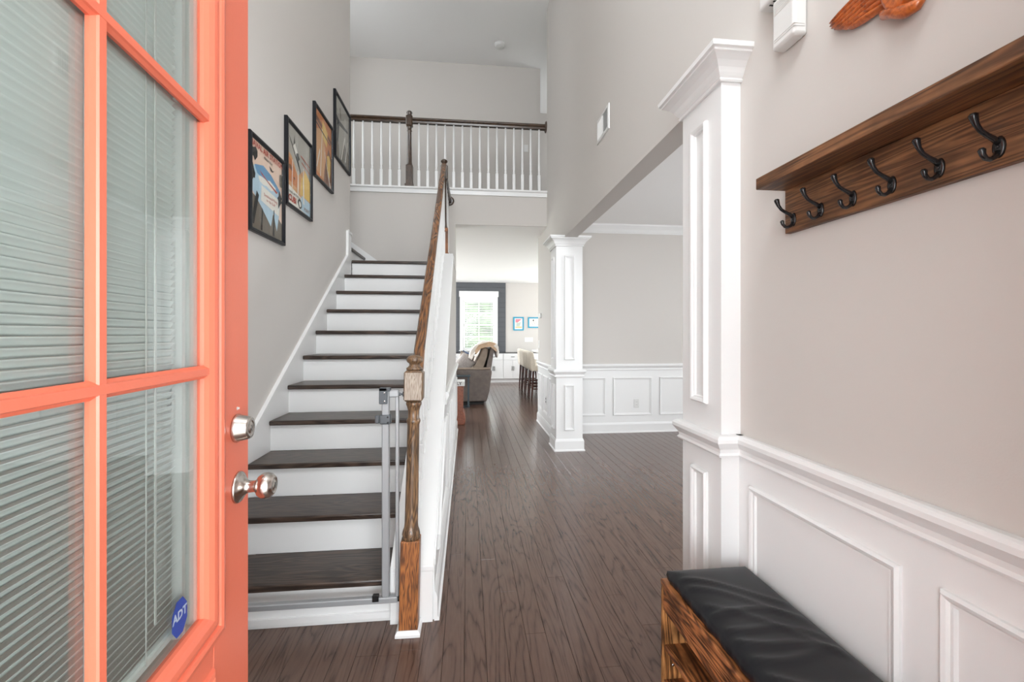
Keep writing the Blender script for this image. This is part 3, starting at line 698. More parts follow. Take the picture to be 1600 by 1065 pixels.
def poster(y0, y1, z0, z1, label, shapes, texts, group='aviation posters along the stairs'):
    """frame on the wall X=XL facing +X; shapes in 0..1 (u to the far side, v up)"""
    t = thing('framed_poster', label, 'picture', (XL, (y0 + y1) / 2, z0), group=group)
    ring = [(XL, y0, z0), (XL, y1, z0), (XL, y1, z1), (XL, y0, z1)]
    s = (Vector(ring[1]) - Vector(ring[0])).cross(Vector((1, 0, 0)))
    if s.dot(Vector((XL, (y0 + y1) / 2, (z0 + z1) / 2)) - Vector(ring[0])) < 0: ring.reverse()
    obj('frame', MB().sweep(ring, [(0, 0), (0, 0.022), (0.005, 0.026), (0.015, 0.026), (0.022, 0.018), (0.024, 0.010), (0.024, 0)], up=(1, 0, 0), closed=True), M_FRAME, t)
    a0, a1, b0, b1 = y0 + 0.022, y1 - 0.022, z0 + 0.022, z1 - 0.022
    mb = MB(); d = XL + 0.008
    for i, (m_, pts) in enumerate(shapes):
        x = d + 0.00025 * i
        mb.poly([(x, a0 + (a1 - a0) * u, b0 + (b1 - b0) * v) for u, v in pts], m_)
    x = d + 0.00025 * (len(shapes) + 1)
    for (txt, u, v, size, m_, bold) in texts:
        text_mesh_into(mb, txt, lambda px, py: (x, a0 + (a1 - a0) * u + px, b0 + (b1 - b0) * v + py), size, m_, bold)
    obj('print', mb, None, t, fixn=False)
    obj('glazing', MB().box(XL + 0.0135, y0 + 0.024, z0 + 0.024, XL + 0.0150, y1 - 0.024, z1 - 0.024), M_GLASS, t)
    return t
Q = [(0, 0), (1, 0), (1, 1), (0, 1)]
def blob(cx, cy, rx, ry, n=12, w=0.15, seed=1):
    r = random.Random(seed); return [(min(1, max(0, cx + rx * math.cos(2 * math.pi * i / n) * (1 + r.uniform(-w, w)))), min(1, max(0, cy + ry * math.sin(2 * math.pi * i / n) * (1 + r.uniform(-w, w))))) for i in range(n)]
i_pink, i_ltb, i_blue, i_grey, i_dark, i_red, i_white = ink('pink', 226, 196, 178), ink('pale_blue', 176, 198, 214), ink('mid_blue', 104, 146, 182), ink('warm_grey', 110, 100, 90), ink('black', 40, 38, 38), ink('red', 176, 66, 48), ink('white', 226, 220, 212)
i_tan, i_or, i_yel, i_brn, i_lg = ink('tan', 206, 154, 108), ink('orange', 196, 118, 64), ink('yellow', 220, 180, 96), ink('brown', 120, 72, 44), ink('light_grey', 168, 162, 154)
poster(2.557, 3.023, 1.895, 2.462, 'black framed blue and pink air station poster nearest the front door', [
    (i_pink, Q), (i_grey, [(0, 0), (1, 0), (1, 0.22), (0.8, 0.30), (0.55, 0.24), (0.3, 0.34), (0, 0.40)]),
    (i_ltb, [(0.05, 0.42), (0.3, 0.30), (0.55, 0.16), (0.62, 0.12), (0.70, 0.30), (0.82, 0.10), (0.9, 0.32), (0.94, 0.56), (0.5, 0.52), (0.2, 0.66), (0.03, 0.7)]),
    (i_ltb, [(0.1, 0.5), (0.9, 0.42), (0.95, 0.62), (0.5, 0.62), (0.3, 0.74), (0.08, 0.70)]),
    (i_blue, [(0.12, 0.72), (0.38, 0.78), (0.62, 0.74), (0.94, 0.62), (0.9, 0.57), (0.5, 0.62), (0.2, 0.64)]),
    (i_white, blob(0.55, 0.60, 0.28, 0.05, 14, 0.4, 3)), (i_red, [(0.26, 0.70), (0.34, 0.66), (0.8, 0.56), (0.84, 0.585), (0.5, 0.64)]),
    (i_white, [(0.3, 0.36), (0.88, 0.30), (0.9, 0.5), (0.32, 0.54)]),
    (i_dark, blob(0.10, 0.84, 0.09, 0.06, 11, 0.6, 5)), (i_dark, blob(0.06, 0.62, 0.06, 0.09, 11, 0.6, 6)), (i_dark, blob(0.9, 0.52, 0.08, 0.10, 12, 0.6, 7)),
    (i_dark, [(0.02, 0.05), (0.1, 0.05), (0.24, 0.40), (0.18, 0.44)]), (i_dark, [(0.30, 0.02), (0.34, 0.02), (0.36, 0.26), (0.33, 0.28)]), (i_dark, [(0.68, 0.02), (0.72, 0.02), (0.72, 0.34), (0.70, 0.34)]),
    (i_grey, blob(0.94, 0.76, 0.05, 0.10, 10, 0.3, 8)), (i_dark, [(0.55, 0.83), (0.60, 0.82), (0.66, 0.80), (0.72, 0.82), (0.66, 0.785), (0.6, 0.79)])],
    [('NAVAL AIR STATION', 0.5, 0.945, 0.046, i_red, 0.0012), ('PENSACOLA', 0.52, 0.875, 0.020, i_dark, 0.0004), ('Sunshine & Flying', 0.6, 0.45, 0.026, i_red, 0), ('on the Gulf', 0.6, 0.40, 0.026, i_red, 0)])
poster(3.053, 3.534, 2.192, 2.795, 'black framed tan and grey poster with a diving aircraft, second up the stairs', [
    (i_lg, Q), (i_tan, [(0, 0.12), (1, 0.12), (1, 0.50), (0.75, 0.60), (0.45, 0.44), (0.2, 0.62), (0, 0.66)]), (i_yel, [(0.55, 0.22), (1, 0.22), (1, 0.50), (0.78, 0.58), (0.6, 0.44)]),
    (i_or, [(0, 0.30), (0.4, 0.26), (0.45, 0.42), (0.2, 0.56), (0, 0.60)]), (i_white, [(0, 0), (1, 0), (1, 0.14), (0, 0.24)]), (i_ltb, [(0.5, 0.03), (1, 0.0), (1, 0.2), (0.62, 0.22)]),
    (i_dark, [(0.08, 0.86), (0.14, 0.80), (0.34, 0.66), (0.62, 0.46), (0.44, 0.66), (0.36, 0.72), (0.30, 0.92), (0.26, 0.76)]), (i_white, [(0.24, 0.76), (0.32, 0.82), (0.42, 0.74), (0.5, 0.64), (0.38, 0.66)]), (i_dark, blob(0.44, 0.68, 0.07, 0.05, 10, 0.3, 2)),
    (i_brn, blob(0.12, 0.46, 0.10, 0.04, 10, 0.5, 9)), (i_brn, blob(0.3, 0.36, 0.03, 0.02, 8, 0.4, 4)), (i_white, [(0.18, 0.12), (0.21, 0.12), (0.23, 0.58), (0.21, 0.58)]), (i_white, [(0.42, 0.12), (0.46, 0.12), (0.46, 0.5), (0.43, 0.5)]), (i_white, [(0.66, 0.12), (0.72, 0.12), (0.68, 0.6), (0.66, 0.6)]),
    (i_red, [(0.56, 0.745), (0.98, 0.70), (0.98, 0.69), (0.56, 0.73)]), (i_red, [(0.6, 0.665), (0.98, 0.61), (0.98, 0.60), (0.6, 0.65)]), (i_dark, blob(0.52, 0.09, 0.09, 0.06, 10, 0.2, 4)), (i_white, blob(0.52, 0.085, 0.05, 0.035, 10, 0.2, 4))],
    [('CUBI', 0.21, 0.075, 0.060, i_red, 0.002), ('NAVAL AIR STATION', 0.30, 0.155, 0.022, i_dark, 0.0003), ('POINT', 0.82, 0.06, 0.035, i_brn, 0.0006)])
poster(3.591, 4.068, 2.585, 3.185, 'black framed orange abstract poster, third up the stairs', [
    (i_or, Q), (i_brn, [(0, 0.84), (1, 0.74), (1, 0.80), (0, 0.92)]), (i_tan, [(0, 0.1), (0.5, 0.05), (0.62, 0.5), (0.4, 0.8), (0.1, 0.7)]), (i_yel, [(0.4, 0.7), (0.7, 0.6), (0.75, 0.85), (0.45, 0.95)]), (i_brn, [(0.5, 0), (1, 0), (1, 0.5), (0.8, 0.62), (0.6, 0.3)]),
    (i_white, [(0.3, 0.05), (0.34, 0.05), (0.44, 0.8), (0.42, 0.8)]), (i_white, [(0.55, 0.5), (0.57, 0.5), (0.95, 0.02), (0.9, 0.0)]), (i_white, [(0.1, 0.15), (0.12, 0.12), (0.3, 0.42), (0.28, 0.46)]), (i_dark, [(0.02, 0.78), (0.9, 0.70), (0.9, 0.72), (0.02, 0.81)]), (i_yel, blob(0.8, 0.35, 0.12, 0.16, 10, 0.4, 11))], [])
poster(4.125, 4.648, 2.965, 3.590, 'black framed grey monochrome aircraft poster at the top of the stairs', [
    (i_lg, Q), (i_dark, [(0.02, 0.72), (0.25, 0.66), (0.9, 0.70), (0.9, 0.66), (0.3, 0.58), (0.2, 0.2), (0.12, 0.1), (0.14, 0.6), (0.0, 0.62)]), (i_grey, [(0.3, 0), (1, 0), (1, 0.3), (0.6, 0.4)]), (i_white, [(0.4, 0.05), (0.45, 0.05), (0.7, 0.5), (0.66, 0.52)]), (i_white, [(0.7, 0.1), (0.74, 0.1), (0.9, 0.5), (0.86, 0.5)]), (i_grey, [(0, 0), (0.3, 0), (0.25, 0.25), (0, 0.3)]), (i_grey, [(0.3, 0.86), (0.36, 0.72), (0.42, 0.72), (0.36, 0.9)])], [])

# ------------------------------------------------------------------ coat rack on the right wall
rk = thing('coat_rack', 'brown stained wooden wall shelf rack with black coat hooks', 'coat rack', (XW, 0.80, 1.63))
RY0, RY1 = 0.33, 1.306
obj('backboard', MB().box(XW - 0.020, RY0, 1.630, XW, RY1, 1.772, 0.002), M_RACK, rk)
obj('shelf', MB().box(0.940, RY0 - 0.03, 1.7725, XW, RY1 + 0.004, 1.809, 0.002), M_RACK, rk)
def hook_mesh():
    mb = MB()      # local: -x out of the wall, z up, origin on the board face
    mb.lathe([(0.0, 0.0045), (0.5, 0.0045), (0.85, 0.0035), (1.0, 0.0)], 16, (0, 0, 0), (-1, 0, 0))
    for v in mb.bm.verts: v.co.y *= 0.0115; v.co.z *= 0.022
    mb.tube([(-0.003, 0, 0.008), (-0.014, 0, 0.016), (-0.028, 0, 0.022), (-0.042, 0, 0.030), (-0.052, 0, 0.042), (-0.057, 0, 0.054), (-0.0585, 0, 0.060), (-0.059, 0, 0.063)], [0.0055, 0.0055, 0.0048, 0.0046, 0.0052, 0.0072, 0.0078, 0.0045], 10)
    mb.tube([(-0.003, 0, -0.010), (-0.010, 0, -0.020), (-0.020, 0, -0.0255), (-0.030, 0, -0.0245), (-0.037, 0, -0.017), (-0.0395, 0, -0.008), (-0.040, 0, -0.004)], [0.0055, 0.0052, 0.0046, 0.0045, 0.0050, 0.0062, 0.0035], 10)
    mb.lathe([(0.0035, 0.0045), (0.003, 0.0065), (0, 0.007)], 10, (0, 0, -0.013), (-1, 0, 0))
    mb.lathe([(0.0035, 0.0045), (0.003, 0.0065), (0, 0.007)], 10, (0, 0, 0.000), (-1, 0, 0))
    bmesh.ops.recalc_face_normals(mb.bm, faces=mb.bm.faces[:])
    me = bpy.data.meshes.new('hook'); mb.bm.to_mesh(me); mb.bm.free(); me.materials.append(M_BLACK); return me
hm = hook_mesh()
for k in range(9): link_part('hook', hm, rk, (XW - 0.020, 1.268 - 0.1065 * k, 1.668))

# ------------------------------------------------------------------ door chime, siren, carved wings
ch = thing('door_chime', 'white plastic door chime box with fine ribbed top on the right wall', 'door chime', (XW, 1.28, 2.24))
obj('cover', MB().box(1.012, 1.232, 2.240, XW, 1.330, 2.405, 0.010, seg=3), M_PLASTIC, ch)
for i in range(6): obj('rib', MB().box(1.0105, 1.2305, 2.352 + 0.007 * i, XW - 0.012, 1.318, 2.3545 + 0.007 * i, 0.0008), M_PLASTIC, ch)
for i in range(2): obj('rib', MB().box(1.0105, 1.2305, 2.262 + 0.008 * i, XW - 0.012, 1.318, 2.2645 + 0.008 * i, 0.0008), M_PLASTIC, ch)
sr = thing('alarm_siren', 'white alarm box with slotted underside above the near column capital', 'alarm', (XW, 1.32, 2.415))
obj('cover', MB().box(1.005, 1.275, 2.415, XW, 1.385, 2.55, 0.008, seg=2), M_PLASTIC, sr)
for i in range(4): obj('slot', MB().box(1.018, 1.292 + 0.018 * i, 2.4142, 1.046, 1.298 + 0.018 * i, 2.4149), M_SLOT, sr)

wg = thing('carved_wings', 'carved orange wood wings plaque high on the right wall', 'wall plaque', (XW, 0.93, 2.12))
def feather(mb, p0, p1, w, d, x0):
    """long leaf lying on the wall plane; p=(y,z)"""
    a = Vector((0, p0[0], p0[1])); b = Vector((0, p1[0], p1[1])); t = b - a; n = Vector((0, -t.z, t.y)).normalized(); rows = []
    for f, k in ((0, 0.75), (0.25, 0.95), (0.55, 1.0), (0.8, 0.8), (0.93, 0.5), (1.0, 0.0)):
        c = a + t * f; h = w * k
        rows.append([Vector((x0, 0, 0)) + c - n * h, Vector((x0 - d * 0.8 * (0.5 + k / 2), 0, 0)) + c - n * h * 0.5, Vector((x0 - d * (0.5 + k / 2), 0, 0)) + c, Vector((x0 - d * 0.8 * (0.5 + k / 2), 0, 0)) + c + n * h * 0.5, Vector((x0, 0, 0)) + c + n * h])
    vs = [[mb.bm.verts.new(p) for p in r] for r in rows]
    for r, q in zip(vs, vs[1:]):
        for i in range(4):
            f = mb.bm.faces.new((r[i], r[i + 1], q[i + 1], q[i])); f.smooth = True
    bmesh.ops.remove_doubles(mb.bm, verts=[v for r in vs for v in r], dist=1e-6)
for sgn in (1, -1):
    yc = 0.925
    obj('wing_board', MB().prism([(yc + sgn * 0.02, 2.14), (yc + sgn * 0.10, 2.135), (yc + sgn * 0.195, 2.185), (yc + sgn * 0.19, 2.205), (yc + sgn * 0.10, 2.235), (yc + sgn * 0.02, 2.225)], 'x', XW - 0.012, XW), M_CARVE, wg)
    for i in range(7):
        f = i / 6
        mb = MB(); feather(mb, (yc + sgn * (0.030 + 0.012 * (1 - f)), 2.128 + 0.088 * f), (yc + sgn * (0.118 + 0.095 * math.sin(0.35 + 1.25 * f) * 0.96), 2.140 + 0.058 * f), 0.0100, 0.016, XW - 0.012)
        obj('feather', mb, M_CARVE, wg)
    for i in range(6):
        f = i / 5
        mb = MB(); feather(mb, (yc + sgn * 0.018, 2.150 + 0.080 * f), (yc + sgn * (0.095 + 0.03 * f), 2.160 + 0.060 * f), 0.0085, 0.012, XW - 0.020)
        obj('feather', mb, M_CARVE, wg)
obj('shield', MB().prism([(0.925, 2.075), (0.950, 2.095), (0.962, 2.125), (0.964, 2.22), (0.886, 2.22), (0.888, 2.125), (0.900, 2.095)], 'x', XW - 0.042, XW - 0.004, bev=0.008), M_CARVE, wg)
obj('anchor_fluke', MB().tube([(XW - 0.020, 0.975, 2.112), (XW - 0.024, 0.962, 2.098), (XW - 0.026, 0.940, 2.088), (XW - 0.026, 0.910, 2.066), (XW - 0.026, 0.885, 2.062), (XW - 0.020, 0.868, 2.074)], [0.006, 0.013, 0.016, 0.016, 0.014, 0.005], 12), M_CARVE, wg)

# ------------------------------------------------------------------ bench and cushion
bn_ = thing('entry_bench', 'rustic brown wooden shoe bench under the hook rack', 'bench', (0.88, 1.03, 0))
BX0, BX1, BY0, BY1, BZ = 0.712, 1.020, 0.46, 1.515, 0.398
obj('end_panel', MB().box(BX0, BY1 - 0.016, 0.002, BX1, BY1, BZ - 0.0165, 0.0015), M_BENCHV, bn_)
obj('end_panel', MB().box(BX0, BY0, 0.002, BX1, BY0 + 0.016, BZ - 0.0165, 0.0015), M_BENCHV, bn_)
obj('top_board', MB().box(BX0 - 0.002, BY0, BZ - 0.016, BX1, BY1, BZ, 0.002), M_BENCH, bn_)
obj('apron', MB().box(BX0 + 0.001, BY0 + 0.0165, 0.292, BX0 + 0.017, BY1 - 0.0165, BZ - 0.0165, 0.0015), M_BENCH, bn_)
obj('shelf', MB().box(BX0 + 0.006, BY0 + 0.0165, 0.148, BX1, BY1 - 0.0165, 0.164, 0.0015), M_BENCH, bn_)
obj('bottom_board', MB().box(BX0 + 0.004, BY0 + 0.0165, 0.020, BX1, BY1 - 0.0165, 0.036, 0.0015), M_BENCH, bn_)
obj('back_panel', MB().box(BX1 - 0.008, BY0 + 0.0165, 0.1645, BX1, BY1 - 0.0165, BZ - 0.0165), M_BENCH, bn_)
obj('screw', MB().lathe([(0.0055, 0), (0.0045, 0.0015), (0.002, 0.001), (0, 0.0005)], 12, (0.752, BY1 - 0.016, 0.085), (0, -1, 0)), M_STEEL, bn_)

mb = MB(); nx, ny = 26, 90; cx0, cx1, cy0, cy1 = 0.732, 1.026, 0.47, 1.490
def cush_z(u, v):
    ed = min(u, 1 - u, v * 3.3, (1 - v) * 3.3)
    crown = 0.012 * (1 - math.exp(-ed * 9))
    y = cy0 + (cy1 - cy0) * v
    w = 0.0
    for (yc, k, a, s) in ((1.42, -0.16, 0.0034, 0.012), (1.38, -0.22, 0.0030, 0.014), (1.30, -0.30, 0.0026, 0.016), (1.25, -0.06, 0.0040, 0.012), (1.19, -0.10, 0.0032, 0.010), (1.14, -0.12, 0.0042, 0.014), (1.06, -0.02, 0.0034, 0.014), (0.99, -0.10, 0.0044, 0.018), (0.91, 0.04, 0.0034, 0.014), (0.84, -0.08, 0.0046, 0.018), (0.75, -0.03, 0.0034, 0.014), (0.66, -0.08, 0.004, 0.018)):
        line = yc + k * u * 0.9 + 0.02 * math.sin(5 * u + yc * 9)
        d = (y - line) / s
        w += 1.9 * a * math.exp(-d * d) * (1 - 0.55 * u) * min(1, ed * 14)
    return 0.0385 + crown + w
rows = []
for j in range(ny + 1):
    v = j / ny; row = []
    for i in range(nx + 1):
        u = i / nx; row.append(mb.bm.verts.new((cx0 + (cx1 - cx0) * u, cy0 + (cy1 - cy0) * v, BZ + cush_z(u, v))))
    rows.append(row)
for j in range(ny):
    for i in range(nx):
        f = mb.bm.faces.new((rows[j][i], rows[j][i + 1], rows[j + 1][i + 1], rows[j + 1][i])); f.smooth = True
border = [rows[0][i] for i in range(nx + 1)] + [rows[j][nx] for j in range(1, ny + 1)] + [rows[ny][i] for i in range(nx - 1, -1, -1)] + [rows[j][0] for j in range(ny - 1, 0, -1)]
prev = border; cen = Vector(((cx0 + cx1) / 2, (cy0 + cy1) / 2, 0))
for (zz, out) in ((0.036, 0.005), (0.020, 0.008), (0.006, 0.005), (0.0005, 0.0)):
    ring = []
    for q, vtx in enumerate(border):
        dx = -out if vtx.co.x < cx0 + 1e-5 else (out if vtx.co.x > cx1 - 1e-5 else 0)
        dy = -out if vtx.co.y < cy0 + 1e-5 else (out if vtx.co.y > cy1 - 1e-5 else 0)
        ripple = 0.0022 * math.sin(q * 0.9) + 0.0014 * math.sin(q * 2.3)
        if zz in (0.036, 0.0005): ripple = 0
        ring.append(mb.bm.verts.new((vtx.co.x + dx + (ripple if dx else 0), vtx.co.y + dy + (ripple if dy else 0), BZ + zz)))
    n_ = len(border)
    for q in range(n_):
        f = mb.bm.faces.new((prev[q], prev[(q + 1) % n_], ring[(q + 1) % n_], ring[q])); f.smooth = True
    prev = ring
mb.bm.faces.new(list(reversed(prev)))
tag(obj('bench_cushion', mb, M_CUSH, base=((cx0 + cx1) / 2, (cy0 + cy1) / 2, BZ)), 'creased black vinyl seat cushion lying on the wooden bench', 'cushion')

# ------------------------------------------------------------------ coral front door, swung open
EX, EY = -0.5056, 1.0480                                 # latch edge on the visible face
ddx, ddy = -0.09143, 0.99581
DW, DH, DT = 0.922, 2.44, 0.045
ang = math.atan2(-ddx, ddy)                              # local +y runs from hinge to latch
dr = thing('door_1', 'coral painted front door with six glazed lites and blinds inside, swung open', 'door', (EX - ddx * DW, EY - ddy * DW, 0.01), ang, kind='structure')
# local frame: y from hinge (0) to latch (DW); visible face at x=0, thickness to -x
S = lambda s: DW - s
LO, LI = 0.134, 0.2016                                   # lite frame outer / inner (from the latch edge)
ZB, ZT = 0.763 - 0.01, 2.17
zb_o, zt_o = ZB - 0.058, ZT + 0.058
def dpart(name, mb, m, parent=dr): return obj(name, mb, m, parent, local=True)
dpart('stile', MB().box(-DT, S(LO + 0.03), 0, 0, DW, DH, 0.002), M_CORAL)
dpart('stile', MB().box(-DT, 0, 0, 0, LO + 0.03, DH, 0.002), M_CORAL)
dpart('rail', MB().box(-DT, LO + 0.0301, 0, 0, S(LO + 0.0301), zb_o + 0.03, 0.002), M_CORAL)
dpart('rail', MB().box(-DT, LO + 0.0301, zt_o - 0.03, 0, S(LO + 0.0301), DH, 0.002), M_CORAL)
def rect_local(y0, y1, z0, z1, X, sgn):
    pts = [(X, y0, z0), (X, y0, z1), (X, y1, z1), (X, y1, z0)]
    s = (Vector(pts[1]) - Vector(pts[0])).cross(Vector((sgn, 0, 0)))
    if s.dot(Vector((X, (y0 + y1) / 2, (z0 + z1) / 2)) - Vector(pts[0])) < 0: pts.reverse()
    return pts
LITE = [(0, 0), (0.001, 0.006), (0.006, 0.011), (0.016, 0.013), (0.023, 0.011), (0.026, 0.006), (0.030, 0.006), (0.034, 0.011), (0.040, 0.012), (0.050, 0.011), (0.060, 0.006), (0.066, 0.000), (0.067, -0.006), (0.067, -0.012), (0.0, -0.012)]
dpart('lite_frame', MB().sweep(rect_local(LO, S(LO), zb_o, zt_o, 0, 1), LITE, up=(1, 0, 0), closed=True, smooth=False), M_CORAL)
dpart('lite_frame', MB().sweep(rect_local(LO, S(LO), zb_o, zt_o, -DT, -1), LITE, up=(-1, 0, 0), closed=True), M_CORAL)
MUN = [(-0.012, -0.006), (-0.012, -0.001), (-0.0075, 0.003), (-0.006, 0.006), (0.006, 0.006), (0.0075, 0.003), (0.012, -0.001), (0.012, -0.006)]
dpart('muntin', MB().sweep([(0, DW / 2, ZB - 0.006), (0, DW / 2, ZT + 0.006)], [(a, b) for a, b in MUN], up=(1, 0, 0)), M_CORAL)
for zz in (1.230 - 0.01, 1.705 - 0.01):
    dpart('muntin', MB().sweep([(0.0006, LI - 0.006, zz), (0.0006, S(LI) + 0.006, zz)], MUN, up=(1, 0, 0)), M_CORAL)
dpart('glass_pane', MB().box(-0.0105, LI - 0.02, ZB - 0.03, -0.0070, S(LI) + 0.02, ZT + 0.03), M_DGLASS)
dpart('glass_pane', MB().box(-0.0375, LI - 0.02, ZB - 0.03, -0.0340, S(LI) + 0.02, ZT + 0.03), M_DGLASS)
# blinds between the panes
me_slat = None
bl0, bl1 = LI + 0.055, S(LI) - 0.055
mb = MB(); prof = []
for i in range(5):
    a = -0.0070 + 0.0035 * i; prof.append((a, 0.0011 * (1 - (a / 0.007) ** 2)))
tilt = math.radians(52); ct, st_ = math.cos(tilt), math.sin(tilt)
loop = prof + [(a, b - 0.0004) for a, b in reversed(prof)]
A = [mb.bm.verts.new((a * ct - b * st_, bl0, a * st_ + b * ct)) for a, b in loop]; B = [mb.bm.verts.new((a * ct - b * st_, bl1, a * st_ + b * ct)) for a, b in loop]
for i in range(len(loop)): f = mb.bm.faces.new((A[i], A[(i + 1) % len(loop)], B[(i + 1) % len(loop)], B[i])); f.smooth = True
bmesh.ops.recalc_face_normals(mb.bm, faces=mb.bm.faces[:])
me_slat = bpy.data.meshes.new('slat'); mb.bm.to_mesh(me_slat); mb.bm.free(); me_slat.materials.append(M_SLAT)
z = ZB + 0.045
while z < ZT - 0.02:
    o = bpy.data.objects.new('slat', me_slat); C.objects.link(o); o.parent = dr; o.location = (-0.0222, 0, z); z += 0.0118
dpart('bottom_rail', MB().box(-0.029, bl0, ZB + 0.020, -0.016, bl1, ZB + 0.036, 0.003), M_SLAT)
for yy in (bl0 + 0.085, DW / 2, bl1 - 0.085):
    dpart('ladder_cord', MB().box(-0.0145, yy - 0.0012, ZB + 0.03, -0.0135, yy + 0.0012, ZT), M_PLASTIC)
dpart('lift_cord', MB().box(-0.0140, bl1 - 0.066, ZB + 0.08, -0.0125, bl1 - 0.062, ZT), M_PLASTIC)
for yy in (bl0 - 0.022, bl1 + 0.012): dpart('side_track', MB().box(-0.030, yy, ZB - 0.02, -0.014, yy + 0.010, ZT + 0.02), M_PLASTIC)
M_SPACER = mat('pale_spacer', (0.62, 0.66, 0.64, 1), 0.4)
for yy in (LI - 0.018, S(LI) - 0.004): dpart('pane_spacer', MB().box(-0.0335, yy, ZB - 0.02, -0.011, yy + 0.022, ZT + 0.02), M_SPACER)
dpart('pane_spacer', MB().box(-0.0335, LI, ZB - 0.020, -0.011, S(LI), ZB + 0.004), M_SPACER)
# lower raised panels
for (a, b) in ((0.165, DW / 2 - 0.03), (DW / 2 + 0.03, S(0.165))):
    dpart('raised_panel', MB().sweep(rect_local(a, b, 0.18, 0.645, 0, 1), [(0, 0), (0.004, 0.006), (0.012, 0.009), (0.020, 0.004), (0.028, 0.0)], up=(1, 0, 0), closed=True), M_CORAL)
# hardware
kb = dpart('door_knob', MB().lathe([(0.0, 0.0), (0.034, 0.0), (0.034, 0.003), (0.032, 0.006), (0.024, 0.011), (0.016, 0.016), (0.013, 0.022), (0.0125, 0.034), (0.015, 0.038), (0.022, 0.042), (0.0275, 0.050), (0.0285, 0.058), (0.026, 0.067), (0.0195, 0.0735), (0.0165, 0.0745), (0.0150, 0.0725), (0.0110, 0.0725), (0.0095, 0.0745), (0.0, 0.0755)], 32, (0, S(0.055), 0.955), (1, 0, 0)), M_NICKEL)
obj('keyhole', MB().box(0.0755, S(0.055) - 0.0012, 0.949, 0.0760, S(0.055) + 0.0012, 0.961), M_SLOT, kb, local=True)
db = dpart('deadbolt', MB().lathe([(0.0, 0.0), (0.0305, 0.0), (0.031, 0.003), (0.0285, 0.008), (0.0240, 0.026), (0.0225, 0.029), (0.0150, 0.0295), (0.0140, 0.0285), (0.0125, 0.0285), (0.0110, 0.0300), (0.0, 0.0305)], 32, (0, S(0.063), 1.086), (1, 0, 0)), M_NICKEL)
obj('keyhole', MB().box(0.0305, S(0.063) - 0.001, 1.080, 0.0309, S(0.063) + 0.001, 1.092), M_SLOT, db, local=True)
pl = dpart('chipped_paint', MB().lathe([(0.004, 0), (0.003, 0.0006), (0, 0.0008)], 8, (0, S(0.058), 1.128), (1, 0, 0)).lathe([(0.003, 0), (0.002, 0.0006), (0, 0.0008)], 7, (0, S(0.050), 1.127), (1, 0, 0)), M_PLASTIC)
# alarm sticker
i_stk = ink('sticker_blue', 42, 72, 158); i_stkw = ink('sticker_pale', 170, 186, 206)
mb = MB(); r = 0.031; yc, zc2 = S(0.266), 0.808
mb.poly([(-0.0066, yc + r * 0.80 * math.cos(math.pi / 8 + i * math.pi / 4), zc2 + r * 1.06 * math.sin(math.pi / 8 + i * math.pi / 4)) for i in range(8)], i_stk)
text_mesh_into(mb, 'ADT', lambda px, py: (-0.0062, yc + px, zc2 + 0.004 + py), 0.021, i_stkw, 0.0008)
so = obj('sticker', mb, None, dr, local=True, fixn=False); so['label'] = 'blue octagonal alarm company sticker'

# ------------------------------------------------------------------ small wall fittings
vt = thing('air_vent', 'white rectangular return air grille high on the right wall', 'vent', (XW, 3.255, 2.845))
ring = [(XW, 3.109, 2.845), (XW, 3.402, 2.845), (XW, 3.402, 3.040), (XW, 3.109, 3.040)]
if (Vector(ring[1]) - Vector(ring[0])).cross(Vector((-1, 0, 0))).dot(Vector((0, 0, 1))) < 0: ring.reverse()
obj('frame', MB().sweep(ring, [(0, 0), (0.002, 0.006), (0.024, 0.010), (0.026, 0.008), (0.026, 0)], up=(-1, 0, 0), closed=True), M_PLASTIC, vt)
obj('backing', MB().box(XW - 0.001, 3.13, 2.868, XW - 0.0002, 3.385, 3.018), mat('vent_shadow_grey', (0.20, 0.20, 0.20, 1), 0.8), vt)
obj('divider', MB().box(XW - 0.009, 3.250, 2.871, XW - 0.001, 3.262, 3.014), M_PLASTIC, vt)
for half, sg in ((0, -1), (1, 1)):
    for i in range(8):
        y = 3.142 + 0.0138 * i + half * 0.127
        obj('louver', MB().prism([(XW - 0.0010, y - 0.005 * sg), (XW - 0.0085, y + 0.005 * sg), (XW - 0.0085, y + 0.0065 * sg), (XW - 0.0010, y - 0.0035 * sg)], 'z', 2.871, 3.014), M_PLASTIC, vt)
tag(obj('smoke_detector', MB().lathe([(0.078, 0), (0.078, 0.020), (0.070, 0.026), (0.068, 0.040), (0.056, 0.044), (0.014, 0.045), (0.010, 0.0475), (0.0, 0.048)], 28, (0.483, 6.39, CEIL2), (0, 0, -1)), M_PLASTIC, base=(0.483, 6.39, CEIL2)), 'round white smoke detector on the high ceiling', 'smoke detector')
def plate_y(name, label, cat, x, Y, z, w=0.072, h=0.116, kind='toggle', n=1):
    t = thing(name, label, cat, (x, Y, z))
    obj('cover_plate', MB().box(x - w / 2, Y - 0.006, z - h / 2, x + w / 2, Y, z + h / 2, 0.003), M_PLASTIC, t)
    for i in range(n):
        xx = x + (i - (n - 1) / 2) * 0.046
        if kind == 'toggle': obj('switch', MB().box(xx - 0.006, Y - 0.016, z - 0.004, xx + 0.006, Y - 0.0062, z + 0.012, 0.002), M_PLASTIC, t)
        else:
            for dz in (0.020, -0.020):
                so = obj('socket', MB().box(xx - 0.016, Y - 0.0085, z + dz - 0.013, xx + 0.016, Y - 0.0062, z + dz + 0.013, 0.002), M_PLASTIC, t)
                obj('slot', MB().box(xx - 0.007, Y - 0.0089, z + dz - 0.004, xx - 0.005, Y - 0.0086, z + dz + 0.005).box(xx + 0.005, Y - 0.0089, z + dz - 0.004, xx + 0.007, Y - 0.0086, z + dz + 0.005), M_SLOT, so)
